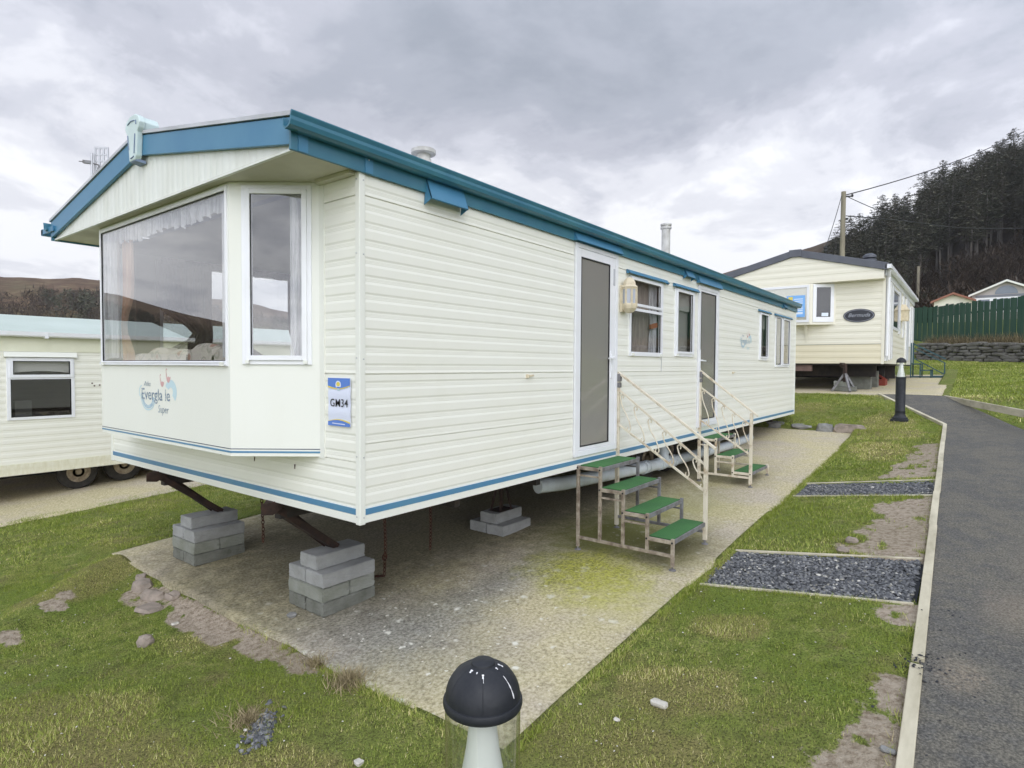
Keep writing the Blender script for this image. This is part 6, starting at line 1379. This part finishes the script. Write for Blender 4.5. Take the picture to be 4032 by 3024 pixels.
for k, (x, y, s, lab) in enumerate([(.56, -1.60, .028, 'white broken shell lying on the near right lawn'), (-.50, -.62, .018, 'pale pebble on the grass left of the gravel hollow'), (.12, .62, .022, None), (-.30, 1.70, .02, 'white pebble on the lawn below the rubble'), (.16, .97, .028, 'smooth round pebble on the slab beside the front block stack'), (.62, -2.55, .019, 'grey pebble on bare soil against the kerb board'), (.36, -1.47, .012, 'tiny white shell chip near the broken shell')]):
    if lab is None: continue
    on = plane(x) if (-.05 < x < 10 and -1.1 < y < 3.5) else float(terrain(x, y)); stone('pebble' if 'shell' not in lab else 'shell', x, y, on + s * .4, (s, s * 1.2, s * .5), 'palestone' if 'grey' not in lab and 'smooth' not in lab else 'greystone', lab, 'pebble' if 'shell' not in lab else 'shell', None, k + 80)

# ================================================================== WOODS
b = MB_('conifer_needles'); t_ = b.attr('tone').outputs['Fac']; oi = b.n('ShaderNodeObjectInfo')
c = b.ramp(t_, [(0, (.046, .050, .036)), (.40, (.080, .086, .058)), (.75, (.116, .120, .080)), (1, (.160, .150, .105))])
c = b.mix(b.math('MULTIPLY', oi.outputs['Random'], .60), c, (.105, .090, .062)); b.col(c).set(.8, spec=.15); MAT['needle'] = b.m
MAT['bark'] = simple('conifer_bark', (.075, .064, .054), .9, (.17, .155, .135), .6, .35, .65, sc3=(2, 2, .5))
b = MB_('bare_twigs'); c = b.ramp(b.attr('tone').outputs['Fac'], [(0, (.036, .027, .020)), (.6, (.082, .062, .046)), (1, (.135, .105, .075))]); b.col(c).set(.9, spec=.1); MAT['twig'] = b.m
MAT['russet'] = simple('russet_leaves', (.115, .050, .028), .9, (.075, .035, .02), 3)
def conifer_mesh(seed, H, crown_from, spread, dens):
    # irregular crown: drooping branch fans of many small sprays, uneven outline with gaps
    g = np.random.default_rng(seed); V = []; F = []; T = []; ht = H * crown_from
    nb = int(58 * dens); lop = g.uniform(0, 6.28)
    for i in range(nb):
        f = (i + g.random()) / nb; z = ht + (H - ht) * f; a = i * 2.4 + g.normal(0, .5)
        L_ = spread * (min(1.0, .35 + 3.0 * f) * (1 - f ** 2.2) ** .75 + .10) * g.uniform(.45, 1.15) * (1 + .25 * math.cos(a - lop))
        up = .30 * f - .08 + g.normal(0, .10); d = np.array([math.cos(a), math.sin(a), 0]); sd = np.array([-d[1], d[0], 0]); ns = max(3, int(L_ * 4.5)); sh = g.normal(0, .14)
        for k in range(ns):
            for _ in range(4):
                r = (k + g.random()) / ns
                p = d * L_ * r + np.array([0, 0, z + up * L_ * r - .20 * L_ * r * r + g.normal(0, .09)]) + sd * g.normal(0, .20 * L_ * (1.05 - r) + .12)
                s = (.22 + .34 * g.random()) * (1.1 - .35 * f); da = a + g.normal(0, 1.0); e = np.array([math.cos(da), math.sin(da), g.normal(.02, .22)]) * s; w_ = np.array([-math.sin(da), math.cos(da), g.normal(0, .5)]) * s * .30
                o = len(V); V += [p - w_ * .5, p + w_ * .6, p + e + w_ * .25, p + e * .9 - w_ * .4]; F.append((o, o + 1, o + 2, o + 3)); T += [np.clip(.32 + .32 * r + sh + g.normal(0, .14), 0, 1)] * 4
    return np.array(V), np.array(F), np.array(T)
CON = []
for sd_, H, cf, sp_, dn in ((1, 13, .42, 2.8, 1.1), (2, 12.2, .36, 3.0, 1.2), (3, 13.6, .50, 2.5, 1.0), (4, 11, .14, 3.2, 1.5), (5, 12.4, .46, 2.9, .9), (6, 9.6, .08, 2.9, 1.5)):
    V, F, T = conifer_mesh(sd_, H, cf, sp_, dn); CON.append((V, F, T, H))
protos = []
def newtree(k, label, group):
    V, F, T, H = CON[k]; t = thing('conifer_tree', label, 'tree', group); cr = npmesh('crown', V, F, ['needle'], attrs={'tone': T}); cr.parent = t
    m = MB(); m.tube([(0, 0, -.8), (.05, 0, H * .35), (0, .06, H * .75), (0, 0, H * .98)], [.20, .16, .09, .02], 7); tr = m.build('trunk', 'bark'); tr.parent = t; return t
rt = random.Random(21); lab_wood = 'tall dark conifer with bare lower trunk in the hillside wood'; lab_edge = 'dark bushy conifer at the lower left end of the hillside wood'
cand = []
for xi in np.arange(82, 172, 3.5):
    for yi in np.arange(-36, 26, 3.1):
        x = xi + rt.uniform(-1.4, 1.4); y = yi + rt.uniform(-1.3, 1.3); h = float(hz_right(x, y))
        if y < -.19 * x - 2 or y > .155 * x: continue
        edge = y > .045 * x
        lim = 92 if edge else 103 + 6 * math.sin(y * .7)
        if x < lim or (edge and x > 150) or h < 2.5: continue
        cand.append((x, y, edge))
cand = sorted(cand)[:270]
for x, y, edge in cand:
    k = rt.choice([3, 5, 1, 3]) if edge and x < 104 else rt.choice([0, 1, 2, 4, 0, 2]); lb = lab_edge if edge and x < 104 else lab_wood; gp = 'conifers at the left end of the hillside wood' if edge and x < 104 else 'conifers of the hillside wood'
    pr = next((p for p in protos if p[0] == (k, lb)), None)
    if pr is None:
        t = newtree(k, lb, gp); protos.append(((k, lb), t))
    else:
        s0 = pr[1]; t = s0.copy(); COL.objects.link(t)
        for ch in s0.children: c2 = ch.copy(); COL.objects.link(c2); c2.parent = t
    s = rt.uniform(.72, 1.12) * (.86 if edge else .93); t.location = (x, y, float(terrain(x, y)) - .3); t.scale = (s * rt.uniform(.9, 1.1), s * rt.uniform(.9, 1.1), s); t.rotation_euler = (rt.gauss(0, .015), rt.gauss(0, .015), rt.uniform(0, 6.28))
# leafless scrub on the lower slope (stuff): dense fans of thin twigs
def scrub(name, bushes, per, mat):
    Vs = []; Ts = []; n_t = 0
    for (x, y, z, r, h) in bushes:
        n = per; a = rng.uniform(0, 6.283, n); el = rng.uniform(.2, 1.0, n); rad = np.sqrt(rng.random(n))
        cx = x + np.cos(a) * rad * r * .8; cy = y + np.sin(a) * rad * r * .8; zz = z + h * rng.random(n) ** .8 * (1 - .45 * rad ** 2)
        b2 = a + rng.normal(0, .8, n); ln = rng.uniform(.35, 1.0, n) * h * .30; dx = np.cos(b2) * ln * .6; dy = np.sin(b2) * ln * .6; dz = ln * rng.uniform(.2, 1, n); wv = rng.uniform(.035, .10, n); sx_ = -np.sin(b2) * wv; sy_ = np.cos(b2) * wv
        p = np.stack([cx, cy, zz], 1); V = np.stack([p + np.stack([sx_, sy_, 0 * wv], 1), p - np.stack([sx_, sy_, 0 * wv], 1), p + np.stack([dx, dy, dz], 1)], 1)
        Vs.append(V.reshape(-1, 3)); Ts.append(np.repeat(np.clip(rng.normal(.35, .22, n) + rng.normal(0, .1), 0, 1), 3))
    V = np.concatenate(Vs); T = np.concatenate(Ts)
    return npmesh(name, V, np.arange(len(V)).reshape(-1, 3), [mat], attrs={'tone': T})
bs = []
for i in range(520):
    x = rt.uniform(62, 108); y = rt.uniform(-.19 * x, .12 * x)
    bs.append((x, y, float(terrain(x, y)) - .3, rt.uniform(1.2, 2.6), rt.uniform(1.8, 4.6)))
tag(scrub('undergrowth', bs, 260, 'twig'), kind='stuff')
eb = []
for (x, y, r, h) in [(72, .4, 2.2, 4.0), (75, 2.0, 2.4, 4.4), (69, -.6, 1.8, 3.2), (82, -5.2, 2.4, 4.0), (84, -3.8, 2.0, 3.6)]:
    eb.append((x, y, float(terrain(x, y)) - .3, r, h))
for k, e in enumerate(eb):
    o = scrub('evergreen_bush', [(0, 0, 0, e[3], e[4])] * 5, 420, 'needle'); o.location = e[:3]
    tag(o, ['dark evergreen bush behind the thin pale pole', 'largest dark evergreen bush above the far cream caravan', 'small dark evergreen bush just above the brown roof', 'dark evergreen bush in the scrub above the arched window caravan', 'second evergreen bush among scrub at the right edge'][k], 'bush')
o = scrub('russet_bush', [(0, 0, 0, 1.7, 2.6)] * 5, 260, 'russet'); o.location = (64, .35, float(terrain(64, .35)) - .2); tag(o, 'russet brown bush in front of the dark slope beside the thin pole', 'bush')
# a few bare trees with real limbs
def baretree(x, y, H, label):
    r_ = random.Random(int(x * 10)); T = thing('bare_tree', label, 'tree', 'leafless trees on the slope', loc=(x, y, float(terrain(x, y)) - .3)); z = T.location.z; mt = MB(); mc = MB()
    mt.tube([(x, y, z), (x + .1, y, z + H * .3), (x + .05, y + .1, z + H * .55)], [.16, .13, .09], 6)
    def br(p, d, ln, rad, dep):
        q = p + d * ln; mid = p + d * ln * .5 + Vector((r_.gauss(0, .08), r_.gauss(0, .08), .05)) * ln; mc.tube([p, mid, q], [rad, rad * .8, rad * .5], 4, False)
        if dep:
            for _ in range(3): nd = (d + Vector((r_.gauss(0, .5), r_.gauss(0, .5), r_.uniform(.0, .5)))).normalized(); br(p + (q - p) * r_.uniform(.5, 1), nd, ln * r_.uniform(.5, .75), rad * .55, dep - 1)
    for k in range(8): a = r_.uniform(0, 6.28); br(Vector((x + .05, y + .05, z + H * r_.uniform(.28, .55))), Vector((math.cos(a) * .7, math.sin(a) * .7, .8)).normalized(), H * r_.uniform(.22, .36), .07, 3)
    mt.build('trunk', 'bark', T); mc.build('branches', 'twig', T)
baretree(68, 1.9, 7.5, 'leafless tree with spreading limbs just right of the thin pole'); baretree(71, -1.0, 8.0, 'leafless tree left of the tall hillside trunks'); baretree(80, -6.4, 8.5, 'tall leafless tree at the right edge of the scrub slope'); baretree(76, -3.2, 7.0, 'leafless tree above the roof of the arched window caravan')
# far moor: dark plantation and grey bare wood, one mass (stuff)
def farwood(name, n, sel, mat, hh, ww):
    Vs = []; T = []; cnt = 0
    while cnt < n:
        az = R(rng.uniform(52, 122)); r = rng.uniform(165, 250); x = CX + r * math.cos(az); y = CY + r * math.sin(az)
        if not sel(math.degrees(az), r): continue
        z = float(terrain(x, y)) - .4; h = hh * rng.uniform(.6, 1.3); w_ = ww * rng.uniform(.7, 1.3)
        if (z + h - .9) / r > .93 * float(np.interp(math.degrees(az), EL_AZ, EL_V)): h *= .45
        if (z + h - .9) / r > .93 * float(np.interp(math.degrees(az), EL_AZ, EL_V)): cnt += .25; continue
        k = 110; f = rng.random(k); a = rng.uniform(0, 6.283, k)
        rad = w_ * ((1 - f) ** .8 if mat == 'needle' else np.sin(np.pi * (.15 + .8 * f)) ** .7) * rng.uniform(.3, 1, k); p = np.stack([x + np.cos(a) * rad, y + np.sin(a) * rad, z + h * (.05 + .95 * f)], 1)
        s = rng.uniform(.35, .95, k)[:, None] * (.30 if mat == 'needle' else .16) * w_; e1 = rng.normal(0, 1, (k, 3)) * s; e2 = rng.normal(0, 1, (k, 3)) * s * .5
        Vs.append(np.stack([p, p + e1 * np.array([1, 1, .7 if mat == 'needle' else 2.4]), p + e2 * np.array([1, 1, 1.0])], 1).reshape(-1, 3)); T.append(np.repeat(np.clip(rng.normal(.4, .15) + rng.normal(0, .12, k), 0, 1), 3)); cnt += 1
    V = np.concatenate(Vs); return tag(npmesh(name, V, np.arange(len(V)).reshape(-1, 3), [mat], attrs={'tone': np.concatenate(T)}), kind='stuff')
nzf = lambda a, r: float(vnoise(np.array([a * .35 + 3]), np.array([r * .045]))[0])
farwood('conifer_plantation', 420, lambda a, r: r < 222 and nzf(a, r) > .46 + (.2 if 70 < a < 76 and r > 200 else 0), 'needle', 6.5, 1.9)
farwood('bare_wood', 900, lambda a, r: r < 214, 'twig', 4.5, 2.2)

# ================================================================== AIR
b = MB_('air'); b.t.nodes.remove(b.p); pv = b.n('ShaderNodeVolumePrincipled'); pv.inputs['Density'].default_value = 0.00028; pv.inputs['Color'].default_value = (.93, .95, 1.0, 1); b.l(pv.outputs[0], b.out.inputs['Volume']); MAT['air'] = b.m
m = MB(); m.box(-640, 590, -480, 590, -14, 78); tag(m.build('haze', 'air'), kind='stuff')
